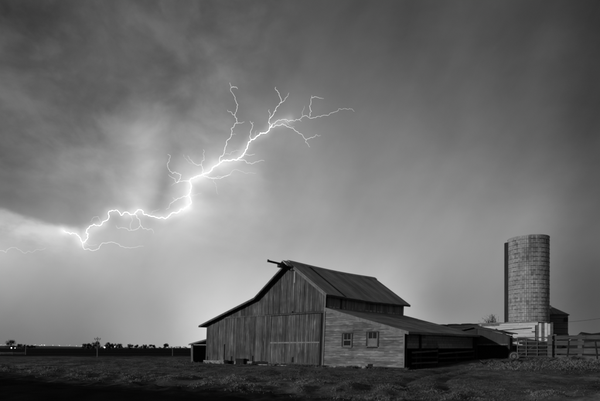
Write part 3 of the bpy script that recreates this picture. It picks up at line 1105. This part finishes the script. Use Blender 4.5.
# things lying at the foot of the wall
w = barn_world(-9.9, -.45)
ft = empty('feed_box', (w.x, w.y, gz(w.x, w.y)), ROT + .15, 'dark wooden feed box on the ground before the barn wall', 'box')
for nm, q in (('side', (-.5, .5, -.2, -.17, 0, .55)), ('side', (-.5, .5, .17, .2, 0, .55)), ('end', (-.5, -.46, -.165, .165, 0, .55)),
              ('end', (.46, .5, -.165, .165, 0, .55)), ('base', (-.45, .45, -.16, .16, .02, .08)), ('lid', (-.53, .53, -.22, .22, .555, .59))):
    MB().box(*q).build(nm, M['rubber'], ft)
w = barn_world(-12.6, -.5)
cb = empty('concrete_block', (w.x, w.y, gz(w.x, w.y)), ROT + .4, 'pale concrete block on the ground below the narrow slot', 'block')
MB().box(-.28, .28, -.2, -.12, 0, .42).build('face', M['concrete'], cb)
MB().box(-.28, .28, .12, .2, 0, .42).build('face', M['concrete'], cb)
for q in (-.28, -.04, .20):
    MB().box(q, q + .08, -.115, .115, 0, .42).build('web', M['concrete'], cb)
w = barn_world(-11.7, -.55)
ty = empty('dark_bowl', (w.x, w.y, gz(w.x, w.y)), ROT, 'dark round bowl shape lying between the pale block and feed box', 'pan')  # bowl shape standing in for a dark tyre
MB().lathe([(.02, .0), (.34, .0), (.44, .30), (.47, .31), (.47, .34), (.42, .34), (.32, .04), (.02, .04)], 24).build('bowl', M['rubber'], ty, smooth=True)
MB().tube([(-.45, 0, .32), (-.52, -.06, .36), (-.52, .06, .36), (-.45, .02, .32)], .02, 5).build('handle', M['wire'], ty)


# ------------------------------------------------------------------ trees
def leaf_cloud(mb, centers, n, size, rng):
    for _ in range(n):
        c, r = centers[rng.randrange(len(centers))]
        d = Vector((rng.gauss(0, 1), rng.gauss(0, 1), rng.gauss(0, 1))).normalized() * r * rng.random() ** .45
        p = Vector(c) + d
        s = size * rng.uniform(.5, 1.3)
        u = Vector((rng.gauss(0, 1), rng.gauss(0, 1), rng.gauss(0, 1))).normalized()
        w_ = u.cross(Vector((rng.gauss(0, 1), rng.gauss(0, 1), rng.gauss(0, 1)))).normalized()
        mb.geo([p - u * s, p + w_ * s * .45, p + u * s, p - w_ * s * .45], [(0, 1, 2, 3)])


def tree(px, D, wpx, hpx, label, seed, name='tree', group='trees along the horizon', leaves=1100, leaf=.5, cat='tree', clear=.22):
    rng = random.Random(seed)
    base = P(px, 348, D)
    k = D / F
    W_, H_ = wpx * k * rng.uniform(1.15, 1.6), hpx * k * rng.uniform(.9, 1.12) + CAMZ
    e = empty(name, (base.x, D, gz(base.x, D) - .05), 0, label, cat, group)
    t = MB()
    r0 = max(.12, H_ * .035)
    top = (jit(.05) * W_, jit(.05) * W_, H_ * .72)
    t.tube([(0, 0, 0), (jit(.02) * W_, 0, H_ * .25), (top[0] * .6, top[1] * .6, H_ * .5), top], [r0, r0 * .75, r0 * .5, r0 * .15], 7)
    cs = []
    for i in range(11):
        an = rng.uniform(0, 6.28)
        z0 = H_ * rng.uniform(.22, .5)
        rr = W_ * .5 * rng.uniform(.35, .75)
        q = (rr * math.cos(an), rr * math.sin(an), H_ * rng.uniform(.3, .9))
        t.tube([(0, 0, z0), (q[0] * .5, q[1] * .5, (z0 + q[2]) / 2 - .03 * H_), q], [r0 * .45, r0 * .3, r0 * .1], 5)
        cs.append((q, min(W_ * .26, H_ * .24) * rng.uniform(.4, 1.2)))
    cs.append(((0, 0, H_ * .78), min(W_ * .3, H_ * .22)))
    t.build('trunk', M['bark'], e)
    c = MB()
    leaf_cloud(c, cs, leaves, leaf, rng)
    c.build('crown', M['leaf'], e)
    return e


FAR = [
    (11, 520, 8.5, 8, 'tallest far tree at the left edge, standing over a bright lamp'),
    (21.5, 540, 9, 4.5, 'spreading far tree right of the tallest one at the left edge'),
    (31.5, 560, 9, 3.0, 'low wide far bush, last of the left edge clump'),
    (85, 500, 6, 4.6, 'rounded far tree, leftmost of the clump around the crossarm pole'),
    (90.5, 510, 5, 3.8, 'small far tree just left of the crossarm pole'),
    (96.5, 500, 5, 6.5, 'slim far tree rising right behind the crossarm pole'),
    (107.5, 490, 4.5, 5.2, 'slim far tree just right of the bright yard lamp'),
    (112, 500, 4.5, 4.4, 'second far tree right of the bright yard lamp'),
    (118.5, 520, 7.5, 4.2, 'broad far tree, third right of the bright yard lamp'),
    (132.5, 500, 11, 3.6, 'wide low solitary far tree midway between pole and barn'),
    (143.5, 520, 5, 4.0, 'narrow far tree right of the wide solitary one'),
    (151.5, 520, 9, 4.0, 'dense far tree with uneven crown, third left of the barn'),
    (166, 540, 4, 4.4, 'small pointed far tree rising above the far hedge'),
]
for i, (px, D, w_, h_, lab) in enumerate(FAR):
    tree(px, D, w_, h_, lab, 100 + i)
for i, (px, w_, h_, lab) in enumerate([(171, 7, 1.6, 'low far hedge clump just right of the pointed tree'),
                                       (101, 6, 1.6, 'low far scrub patch between the crossarm pole and yard lamp'),
                                       (125, 8, 1.3, 'low far scrub patch left of the wide solitary tree'),
                                       (139, 6, 1.5, 'low far scrub patch right of the wide solitary tree'),
                                       (159, 8, 1.4, 'low far scrub patch left of the pointed tree'),
                                       (178, 7, 2.0, 'low far hedge clump in the middle of the hedge'),
                                       (185, 6, 1.5, 'low far hedge clump nearest the barn side shed')]):
    tree(px, 600, w_, h_, lab, 300 + i, 'hedge_shrub', 'far hedge clumps', 320, .4, 'shrub')


def twig_bush(px, py, D, wm, hm, zbase, label, seed, n):
    rng = random.Random(seed)
    b = P(px, py, D)
    e = empty('bare_shrub', (b.x, D, zbase), 0, label, 'shrub', None)
    t = MB()
    lv = []
    for _ in range(n):
        an, sp = rng.uniform(0, 6.28), rng.random()
        q = Vector((math.cos(an) * sp * wm / 2, math.sin(an) * sp * wm / 2, hm * rng.uniform(.72, 1.0) * (1 - .25 * sp)))
        mid = Vector((q.x * .35, q.y * .35, hm * .5))
        t.tube([(0, 0, 0), mid, q], [.05, .03, .010], 5)
        for _ in range(4):
            k = rng.uniform(.3, .95)
            p0 = mid.lerp(q, k)
            q2 = p0 + Vector((rng.gauss(0, .22), rng.gauss(0, .22), rng.uniform(.1, .4))) * wm / 2.2
            t.tube([p0, q2], [.018, .007], 4)
            lv.append((tuple(q2), .16))
    t.build('branch', M['twig'], e)
    c = MB()
    leaf_cloud(c, lv, n * 12, .07, rng)
    c.build('foliage', M['leaf'], e)
    return e


twig_bush(491.5, 320, 66, 2.9, 6.7, 0, 'twiggy bare shrub rising behind the white shed beside the silo', 5, 60)
twig_bush(436.5, 324, 66, 1.2, 5.1, 0, 'small twig tip showing above the barn lean-to roof end', 6, 12)

# ------------------------------------------------------------------ crossarm pole, posts, left rail fence, yard lamps
b = P(97.3, 348, 86)
up = empty('utility_pole', (b.x, 86, gz(b.x, 86) - .2), math.radians(12), 'grey wooden utility pole with crossarm in the dark field', 'pole')
MB().tube([(0, 0, 0), (0.02, 0, 1.9), (.04, 0, 3.75)], [.075, .065, .05], 8).build('shaft', M['pole'], up)
MB().box(-.50, .56, -.05, .05, 3.30, 3.38).build('crossarm', M['pole'], up)
MB().tube([(.03, .0, 2.75), (.45, 0, 3.27)], .025, 5).build('brace', M['pole'], up)
MB().tube([(.03, .0, 2.75), (-.38, 0, 3.27)], .025, 5).build('brace', M['pole'], up)
for q in (-.45, -.15, .25, .52):
    MB().lathe([(.01, 3.40), (.05, 3.40), (.06, 3.47), (.03, 3.52), (.045, 3.56), (.01, 3.60)], 8, (q, 0)).build('insulator', M['trim'], up)


def post(px, D, top, label, r=.07):
    b = P(px, 348, D)
    e = empty('fence_post', (b.x, D, gz(b.x, D) - .2), 0, label, 'post')
    MB().tube([(0, 0, 0), (.02, 0, top * .6), (.01, 0, top + .2)], [r, r * .9, r * .85], 7).build('shaft', M['pole'], e)
    MB().lathe([(.01, top + .32), (r * 1.1, top + .22), (r * 1.1, top + .16), (.01, top + .16)], 8).build('cap', M['pole'], e)
    MB().tube([(0, -r, top * .7), (0, -r - .05, top * .7)], .03, 5).build('staple', M['wire'], e)
    return e


post(25.6, 118, 2.5, 'tall thin post at the right end of the pale rail fence')
post(172.5, 100, 1.4, 'thin lone post in the field left of the side shed', .06)

b = P(-12, 348, 122)
rf = empty('pale_rail_fence', (b.x, 122, gz(b.x, 122) - .1), 0, 'low pale two-rail fence at the far left edge of the field', 'fence')
for z in (.22, .52):
    for i in range(3):
        MB().box(i * 3.02, i * 3.02 + 3.0, -.04, .04, z, z + .12).build('rail', M['plank'], rf)
for i in range(4):
    MB().box(i * 3.02 - .06, i * 3.02 + .06, .045, .15, -.2, .75).build('post', M['plank'], rf)


def yard_lamp(px, D, z, r, label, matl, group=None, name='yard_lamp'):
    b = P(px, 348, D)
    g0 = gz(b.x, D)
    e = empty(name, (b.x, D, g0 - .1), 0, label, 'lamp', group)
    MB().tube([(0, 0, 0), (0, 0, z - r * .6)], [r * .22, r * .15], 6).build('pole', M['pole'], e)
    MB().lathe([(.01, z - r * .7), (r * .8, z - r * .6), (r, z), (r * .6, z + r * .7), (.01, z + r * .8)], 10).build('lamp_head', matl, e)
    MB().lathe([(.01, z + r * .95), (r * .7, z + r * .8), (r * .75, z + r * .72), (.01, z + r * .78)], 10).build('lamp_cap', M['wire'], e)
    return e


yard_lamp(11.4, 505, 1.9, .62, 'bright lamp below the tallest tree at the left edge', M['lamp'])
yard_lamp(15.0, 515, 1.8, .36, 'dimmer lamp just right of the brightest one at left edge', M['lamp'])
yard_lamp(104.6, 485, 2.4, .7, 'bright yard lamp among the trees right of the crossarm pole', M['lamp'])
yard_lamp(114.8, 505, 3.0, .35, 'dim yard lamp between two far trees right of the pole', M['lamp'])

# low far rise that carries the town
mb = MB()
N = 60
v, f = [], []
for i in range(N + 1):
    px = -60 + i * (330 / N)
    D = 3000
    hgt = 13 * math.exp(-((px - 15) / 75) ** 2) + 3.0 + 1.2 * math.sin(i * 1.7) * math.exp(-((px - 15) / 60) ** 2)
    X = (px - 300) / F * D
    v += [(X, 2600, -4), (X, 2900, hgt * .8), (X, 3080, hgt), (X, 3500, -4)]
for i in range(N):
    for j in range(3):
        f.append((i * 4 + j, (i + 1) * 4 + j, (i + 1) * 4 + j + 1, i * 4 + j + 1))
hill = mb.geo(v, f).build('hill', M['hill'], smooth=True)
tag(hill, kind='structure')
rng = random.Random(21)
town = []
lampproto = None
for i in range(34):
    px = rng.choice((rng.uniform(-1, 8), rng.uniform(26, 62), rng.uniform(28, 50), rng.uniform(60, 84)))
    hgt = 13 * math.exp(-((px - 15) / 75) ** 2) + 3.0
    X = (px - 300) / F * 3000
    r = rng.choice((.8, 1.0, 1.3, 1.8))
    e = empty('town_light', (X, 3000 + rng.uniform(-40, 40), hgt * .7), 0, 'small distant town light on the low rise at the left horizon', 'lamp', 'town lights on the horizon')
    z = 6 + rng.uniform(0, 7)
    if lampproto is None:
        a_ = MB().tube([(0, 0, -6), (0, 0, .8)], [.3, .2], 5).build('pole', M['pole'], e)
        h_ = MB().lathe([(.01, -.7), (.8, -.5), (1, 0), (.6, .6), (.01, .7)], 8).build('lamp_head', M['lamp2'], e)
        lampproto = (a_.data, h_.data)
    else:
        a_ = bpy.data.objects.new('pole', lampproto[0])
        h_ = bpy.data.objects.new('lamp_head', lampproto[1])
        for q in (a_, h_):
            COL.objects.link(q)
            q.parent = e
    a_.location = (0, 0, z - 1)
    a_.scale = (1, 1, 1.4)
    h_.location = (0, 0, z)
    h_.scale = (r, r, r * .7)

# ------------------------------------------------------------------ wire right of the bin
a, b = P(566, 322, 74), P(655, 308, 66)
pts = []
for i in range(13):
    t = i / 12
    p = a.lerp(b, t)
    p.z -= .55 * 4 * t * (1 - t) * .5
    pts.append(p)
wire = MB().tube(pts, .022, 5).build('power_line', M['wire'])
tag(wire, 'thin sagging power line in the sky right of the grain bin', 'wire')
pb = empty('utility_pole', (b.x, b.y, 0), 0, 'plain utility pole beyond the right edge carrying the thin wire', 'pole')
MB().tube([(0, .25, -.3), (0, .25, 8)], [.15, .1], 8).build('shaft', M['pole'], pb)
MB().box(-.9, .9, -.05, .12, b.z - .2, b.z - .03).build('crossarm', M['pole'], pb)


# ------------------------------------------------------------------ grass
def blades(name, n, xr, yr, hfun, keep, m, label, width=.012, seed=1):
    r = np.random.default_rng(seed)
    # denser towards the camera: pick depth by the photograph's own foreshortening
    y = yr[0] * (yr[1] / yr[0]) ** r.random(n)
    x = (r.random(n) * 2 - 1) * (y * .70) if xr is None else xr[0] + r.random(n) * (xr[1] - xr[0])
    k = keep(x, y)
    sel = r.random(n) < k
    x, y = x[sel], y[sel]
    n = len(x)
    z = ground_h(x, y) - .02
    h = hfun(x, y, r)
    w_ = width * (0.7 + .6 * r.random(n)) * np.clip(y / 20, .8, 2.2)
    an = r.random(n) * 6.283
    le = h * (.4 + 1.3 * r.random(n))
    la = r.random(n) * 6.283
    dx, dy = np.cos(an) * w_, np.sin(an) * w_
    b0 = np.stack([x - dx, y - dy, z], 1)
    b1 = np.stack([x + dx, y + dy, z], 1)
    tp = np.stack([x + np.cos(la) * le, y + np.sin(la) * le, z + h], 1)
    mx = np.stack([x + np.cos(la) * le * .3 + dx * .7, y + np.sin(la) * le * .3 + dy * .7, z + h * .6], 1)
    mn = np.stack([x + np.cos(la) * le * .3 - dx * .7, y + np.sin(la) * le * .3 - dy * .7, z + h * .6], 1)
    co = np.stack([b0, b1, mx, tp, mn], 1).reshape(-1, 3).astype(np.float32)
    me = bpy.data.meshes.new(name)
    me.vertices.add(len(co))
    me.vertices.foreach_set('co', co.ravel())
    idx = np.arange(n * 5, dtype=np.int32)
    me.loops.add(n * 5)
    me.loops.foreach_set('vertex_index', idx)
    me.polygons.add(n)
    me.polygons.foreach_set('loop_start', np.arange(0, n * 5, 5, dtype=np.int32))
    me.polygons.foreach_set('loop_total', np.full(n, 5, np.int32))
    me.update(calc_edges=True)
    me.materials.append(m)
    o = bpy.data.objects.new(name, me)
    COL.objects.link(o)
    tag(o, label, 'grass', None, 'stuff')
    return o


M['grass'] = mat('short_grass', 0.07, 0.2, scale=(.35, .35, .35), island=True, coord='Object')
M['dry'] = mat('dry_tussock', 0.13, 0.36, scale=(.5, .5, .5), island=True, coord='Object')


def off_buildings(x, y):
    lx, ly = to_barn(x, y)
    inside = (lx > -20) & (lx < 8.3) & (ly > -.25) & (ly < 15)
    shed = (lx > 3) & (lx < 11) & (ly > 8) & (ly < 18)
    return np.where(inside | shed, 0, 1.0)


def pp(x, y):
    return 0.63 * x + 0.87 * y


def keep_short(x, y):
    return off_buildings(x, y) * np.clip(.25 + 2.2 * vnoise(x * .35 + 1, y * .3) + 1.2 * vnoise(x * 1.4, y * 1.2 + 3), .03, 1) * (1 - .95 * rut(x, y)) * sstep(13.4, 15.6, pp(x, y) + 2.0 * vnoise(x * 1.1, y * 1.1))


blades('short_grass', 420000, None, (14, 72), lambda x, y, r: .02 + .06 * r.random(len(x)), keep_short, M['grass'],
       'short trampled grass covering the yard', .008, 3)


def tussock_mask(x, y):
    a = vnoise(x * .95 + 11, y * .75 + 4) + .5 * vnoise(x * 2.3, y * 2.0 + 30)
    p = pp(x, y)
    strip = sstep(13.0, 14.4, p) * sstep(22.5, 17.0, p)
    lx, ly = to_barn(x, y)
    left = sstep(-4, -9, x) * sstep(33, 40, y) * sstep(58, 50, y) * .8
    gatew = sstep(12.0, 16, x + 3 * vnoise(x * .6, y * .6)) * sstep(29.5, 35.5, y + 5 * vnoise(x * .45 + 9, y * .45)) * sstep(38.0, 36.6, y)
    return off_buildings(x, y) * np.clip(np.maximum(sstep(.05, .3, vnoise(x * 1.7 + 60, y * 1.3 + 8) + .35 * vnoise(x * 4.3, y * 4.0)) * strip, sstep(.22, .36, a) * left * .9) + gatew * np.clip(.55 + a, 0, 1), 0, 1)


blades('dry_tussock', 420000, None, (14, 60), lambda x, y, r: (.02 + .07 * r.random(len(x))) * (1 + 1.8 * sstep(12, 15, x) * sstep(30, 34, y)), tussock_mask, M['dry'],
       'pale dry grass tussocks along the verge and by the corral', .009, 5)



def gate_weeds(x, y):
    n = vnoise(x * 1.2 + 70, y * 1.2) + .6 * vnoise(x * .5 + 2, y * .5)
    return sstep(13.5, 16, x) * sstep(34.3, 36.2, y) * sstep(38.6, 38, y) * sstep(.02, .3, n)


blades('gate_weed', 300000, (13, 29), (34, 39), lambda x, y, r: .06 + .34 * r.random(len(x)) ** 2, gate_weeds, M['grass'],
       'tall ragged weeds growing around the gate and plank fence', .007, 12)


def wall_foot(x, y):
    lx, ly = to_barn(x, y)
    f = (lx > -20) & (lx < 8.0) & (ly < -.12)
    n = vnoise(x * 1.5 + 40, y * 1.5) + .5 * vnoise(x * .5, y * .5 + 17)
    return f * sstep(-1.1, -.35, ly) * sstep(-.05, .25, n)


blades('wall_weed', 420000, (-16, 10), (33, 56), lambda x, y, r: .06 + .22 * r.random(len(x)) ** 2, wall_foot, M['grass'],
       'ragged low weeds growing along the foot of the barn front', .008, 9)

# ------------------------------------------------------------------ lightning
LD = 5200.0


def frac(pl, rng, amp=.16, depth=2):
    pts = [Vector((x, y)) for x, y in pl]
    for _ in range(depth):
        out = [pts[0]]
        for a, b in zip(pts[:-1], pts[1:]):
            d = b - a
            nrm = Vector((-d.y, d.x))
            out += [(a + b) / 2 + nrm * rng.uniform(-amp, amp), b]
        pts = out
    return pts


def Z(ox, oy, s, pl):
    return [(ox + x / s, oy + y / s) for x, y in pl]


R1 = lambda pl: Z(60, 180, 5.01, pl)
R2 = lambda pl: Z(130, 140, 4.46, pl)
R3 = lambda pl: Z(200, 80, 4.01, pl)
R4 = lambda pl: Z(260, 80, 5.01, pl)
R5 = lambda pl: Z(0, 200, 5.725, pl)
main = R1([(20, 255), (40, 262), (50, 270), (82, 268), (95, 282), (103, 300), (112, 315), (128, 305), (138, 290), (142, 270), (130, 265), (138, 245), (150, 230),
           (190, 227), (210, 220), (220, 207), (243, 193), (245, 158), (262, 152), (293, 158), (305, 177), (340, 163), (358, 173), (375, 172), (388, 152), (408, 150), (420, 172)])
main += R2([(80, 335), (118, 345), (155, 350), (180, 333), (210, 325), (225, 310), (250, 302), (270, 285), (262, 245), (266, 185), (290, 165), (325, 155)])
main += R3([(20, 375), (60, 345), (85, 330), (110, 322), (152, 317), (175, 295), (190, 265), (205, 240), (225, 228), (265, 212)])
main += R4([(50, 238), (60, 225), (85, 205), (125, 198), (145, 208), (195, 198), (210, 183), (240, 185), (290, 182), (340, 178), (375, 160), (420, 143), (460, 145), (472, 158)])
br = []   # (points, start radius, end radius, material)
B2, B3 = 'bolt2', 'bolt3'
br += [(R1(p), a, b_, m) for p, a, b_, m in [
    ([(112, 315), (118, 340), (125, 348), (150, 350), (175, 352), (200, 330), (250, 312), (290, 320), (320, 335), (360, 338), (420, 335)], .42, .12, B2),
    ([(112, 315), (150, 328), (185, 325)], .25, .12, B3),
    ([(350, 170), (352, 240), (365, 252)], .25, .2, B3),
    ([(378, 172), (385, 185), (400, 205), (403, 225), (385, 245), (365, 252), (330, 243), (290, 242), (282, 228)], .35, .13, B2),
    ([(403, 225), (415, 243), (440, 250), (462, 247), (468, 268)], .3, .12, B2),
    ([(210, 215), (190, 182), (165, 190), (150, 208)], .2, .1, B3)]]
br += [(R2(p), a, b_, m) for p, a, b_, m in [
    ([(262, 245), (240, 250), (207, 267), (185, 280), (175, 295), (160, 310)], .42, .14, B2),
    ([(207, 267), (190, 256)], .2, .12, B2),
    ([(262, 245), (300, 243), (320, 238)], .25, .1, B3),
    ([(266, 183), (240, 182), (208, 190), (185, 165), (170, 155)], .42, .12, B2),
    ([(208, 190), (225, 170), (228, 155), (215, 148), (190, 150), (178, 140), (168, 120), (166, 105), (175, 85), (180, 70), (168, 65)], .36, .18, B2),
    ([(325, 155), (325, 130), (318, 112), (320, 100), (330, 75), (332, 50), (326, 42)], .36, .12, B2),
    ([(318, 112), (285, 105), (275, 90), (258, 70)], .28, .12, B2),
    ([(285, 105), (262, 102), (240, 65)], .16, .1, B3),
    ([(325, 155), (350, 168), (375, 172), (410, 168), (446, 155)], .42, .25, B2),
    ([(375, 172), (382, 205), (393, 245)], .22, .1, B3),
    ([(250, 302), (245, 320), (240, 340)], .22, .1, B3),
    ([(155, 350), (190, 340), (220, 335)], .22, .1, B3),
    ([(80, 335), (100, 318), (130, 308)], .22, .1, B3),
    ([(208, 190), (195, 195), (185, 205)], .2, .1, B3)]]
br += [(R3(p), a, b_, m) for p, a, b_, m in [
    ([(80, 330), (78, 318), (95, 300), (103, 265), (120, 235), (125, 195), (148, 172), (138, 140), (152, 100), (140, 75), (128, 50), (126, 30), (120, 10)], .52, .14, B2),
    ([(126, 30), (140, 28), (150, 36)], .3, .2, B2),
    ([(138, 140), (125, 128), (110, 120)], .25, .12, B2),
    ([(148, 174), (178, 168)], .25, .1, B2),
    ([(123, 218), (145, 218)], .2, .1, B3),
    ([(205, 240), (203, 205), (208, 175), (200, 165)], .42, .14, B2),
    ([(208, 175), (215, 170)], .2, .12, B2),
    ([(215, 232), (228, 203)], .22, .1, B3),
    ([(165, 303), (190, 300), (220, 297)], .3, .14, B2),
    ([(152, 317), (170, 322), (190, 333), (225, 328), (258, 325)], .42, .14, B2),
    ([(100, 298), (135, 288), (160, 282)], .24, .1, B3),
    ([(45, 394), (100, 385), (122, 378), (128, 368), (165, 366), (225, 374)], .3, .1, B3),
    ([(5, 345), (15, 310), (20, 295)], .01, .01, B3)]]
br += [(R4(p), a, b_, m) for p, a, b_, m in [
    ([(50, 238), (52, 190), (70, 160), (80, 155), (102, 115), (98, 80), (80, 50), (78, 35)], .55, .2, B2),
    ([(102, 115), (125, 95), (145, 65)], .32, .14, B2),
    ([(52, 190), (42, 155), (47, 148)], .25, .14, B2),
    ([(55, 232), (90, 228), (130, 228), (165, 240), (195, 268), (230, 298), (228, 312), (250, 335)], .45, .14, B2),
    ([(230, 298), (265, 290), (280, 275), (305, 278)], .26, .1, B2),
    ([(125, 200), (140, 222), (175, 235)], .22, .1, B3),
    ([(248, 184), (248, 130), (258, 90), (260, 78)], .36, .16, B2),
    ([(258, 90), (290, 87), (320, 93)], .26, .1, B2),
    ([(215, 180), (222, 130)], .2, .1, B3),
    ([(195, 198), (208, 208)], .2, .1, B2)]]
br += [(R5([(0, 290), (35, 300), (55, 275), (90, 272), (120, 290), (142, 305), (190, 297), (230, 287), (262, 275)]), .22, .12, B3)]
lr = random.Random(77)
s0 = P(190, 182, LD)
bolt = empty('lightning_bolt', tuple(s0), 0, 'bright branching lightning bolt crawling across the storm clouds', 'lightning')
kpx = LD / F


def depth_at(x, y):
    return LD + 260 * math.sin(x * .045 + .6) + 120 * math.sin(x * .11 + y * .07)


def bolt_part(pl, ra, rb, mkey, name, prof=None, amp=.23):
    pts = frac(pl, lr, amp, 3)
    v = [P(p.x, p.y, depth_at(p.x, p.y)) - s0 for p in pts]
    n = len(v)
    rad = [(ra + (rb - ra) * i / (n - 1)) * .46 * kpx for i in range(n)]
    if prof:
        rad = [prof(p.x) * .26 * kpx * lr.uniform(.75, 1.25) for p in pts]
    MB().tube(v, rad, 5).build(name, M[mkey], bolt)


def mainprof(x):
    xs = [60, 75, 90, 120, 150, 175, 190, 205, 230, 265, 275, 300, 330, 356]
    rs = [.30, .38, .40, .43, .5, .66, .85, .95, .95, .85, .62, .42, .32, .14]
    return float(np.interp(x, xs, rs))


ic = max(i for i, p in enumerate(main) if p[0] < 275) + 1
bolt_part(main[:ic], .7, .3, 'bolt', 'channel', mainprof, .21)
bolt_part(main[ic - 1:], .7, .3, 'bolt2', 'channel', mainprof, .21)
for pl, ra, rb, mk in br:
    if ra > .05:
        bolt_part(pl, ra, rb, mk, 'branch')
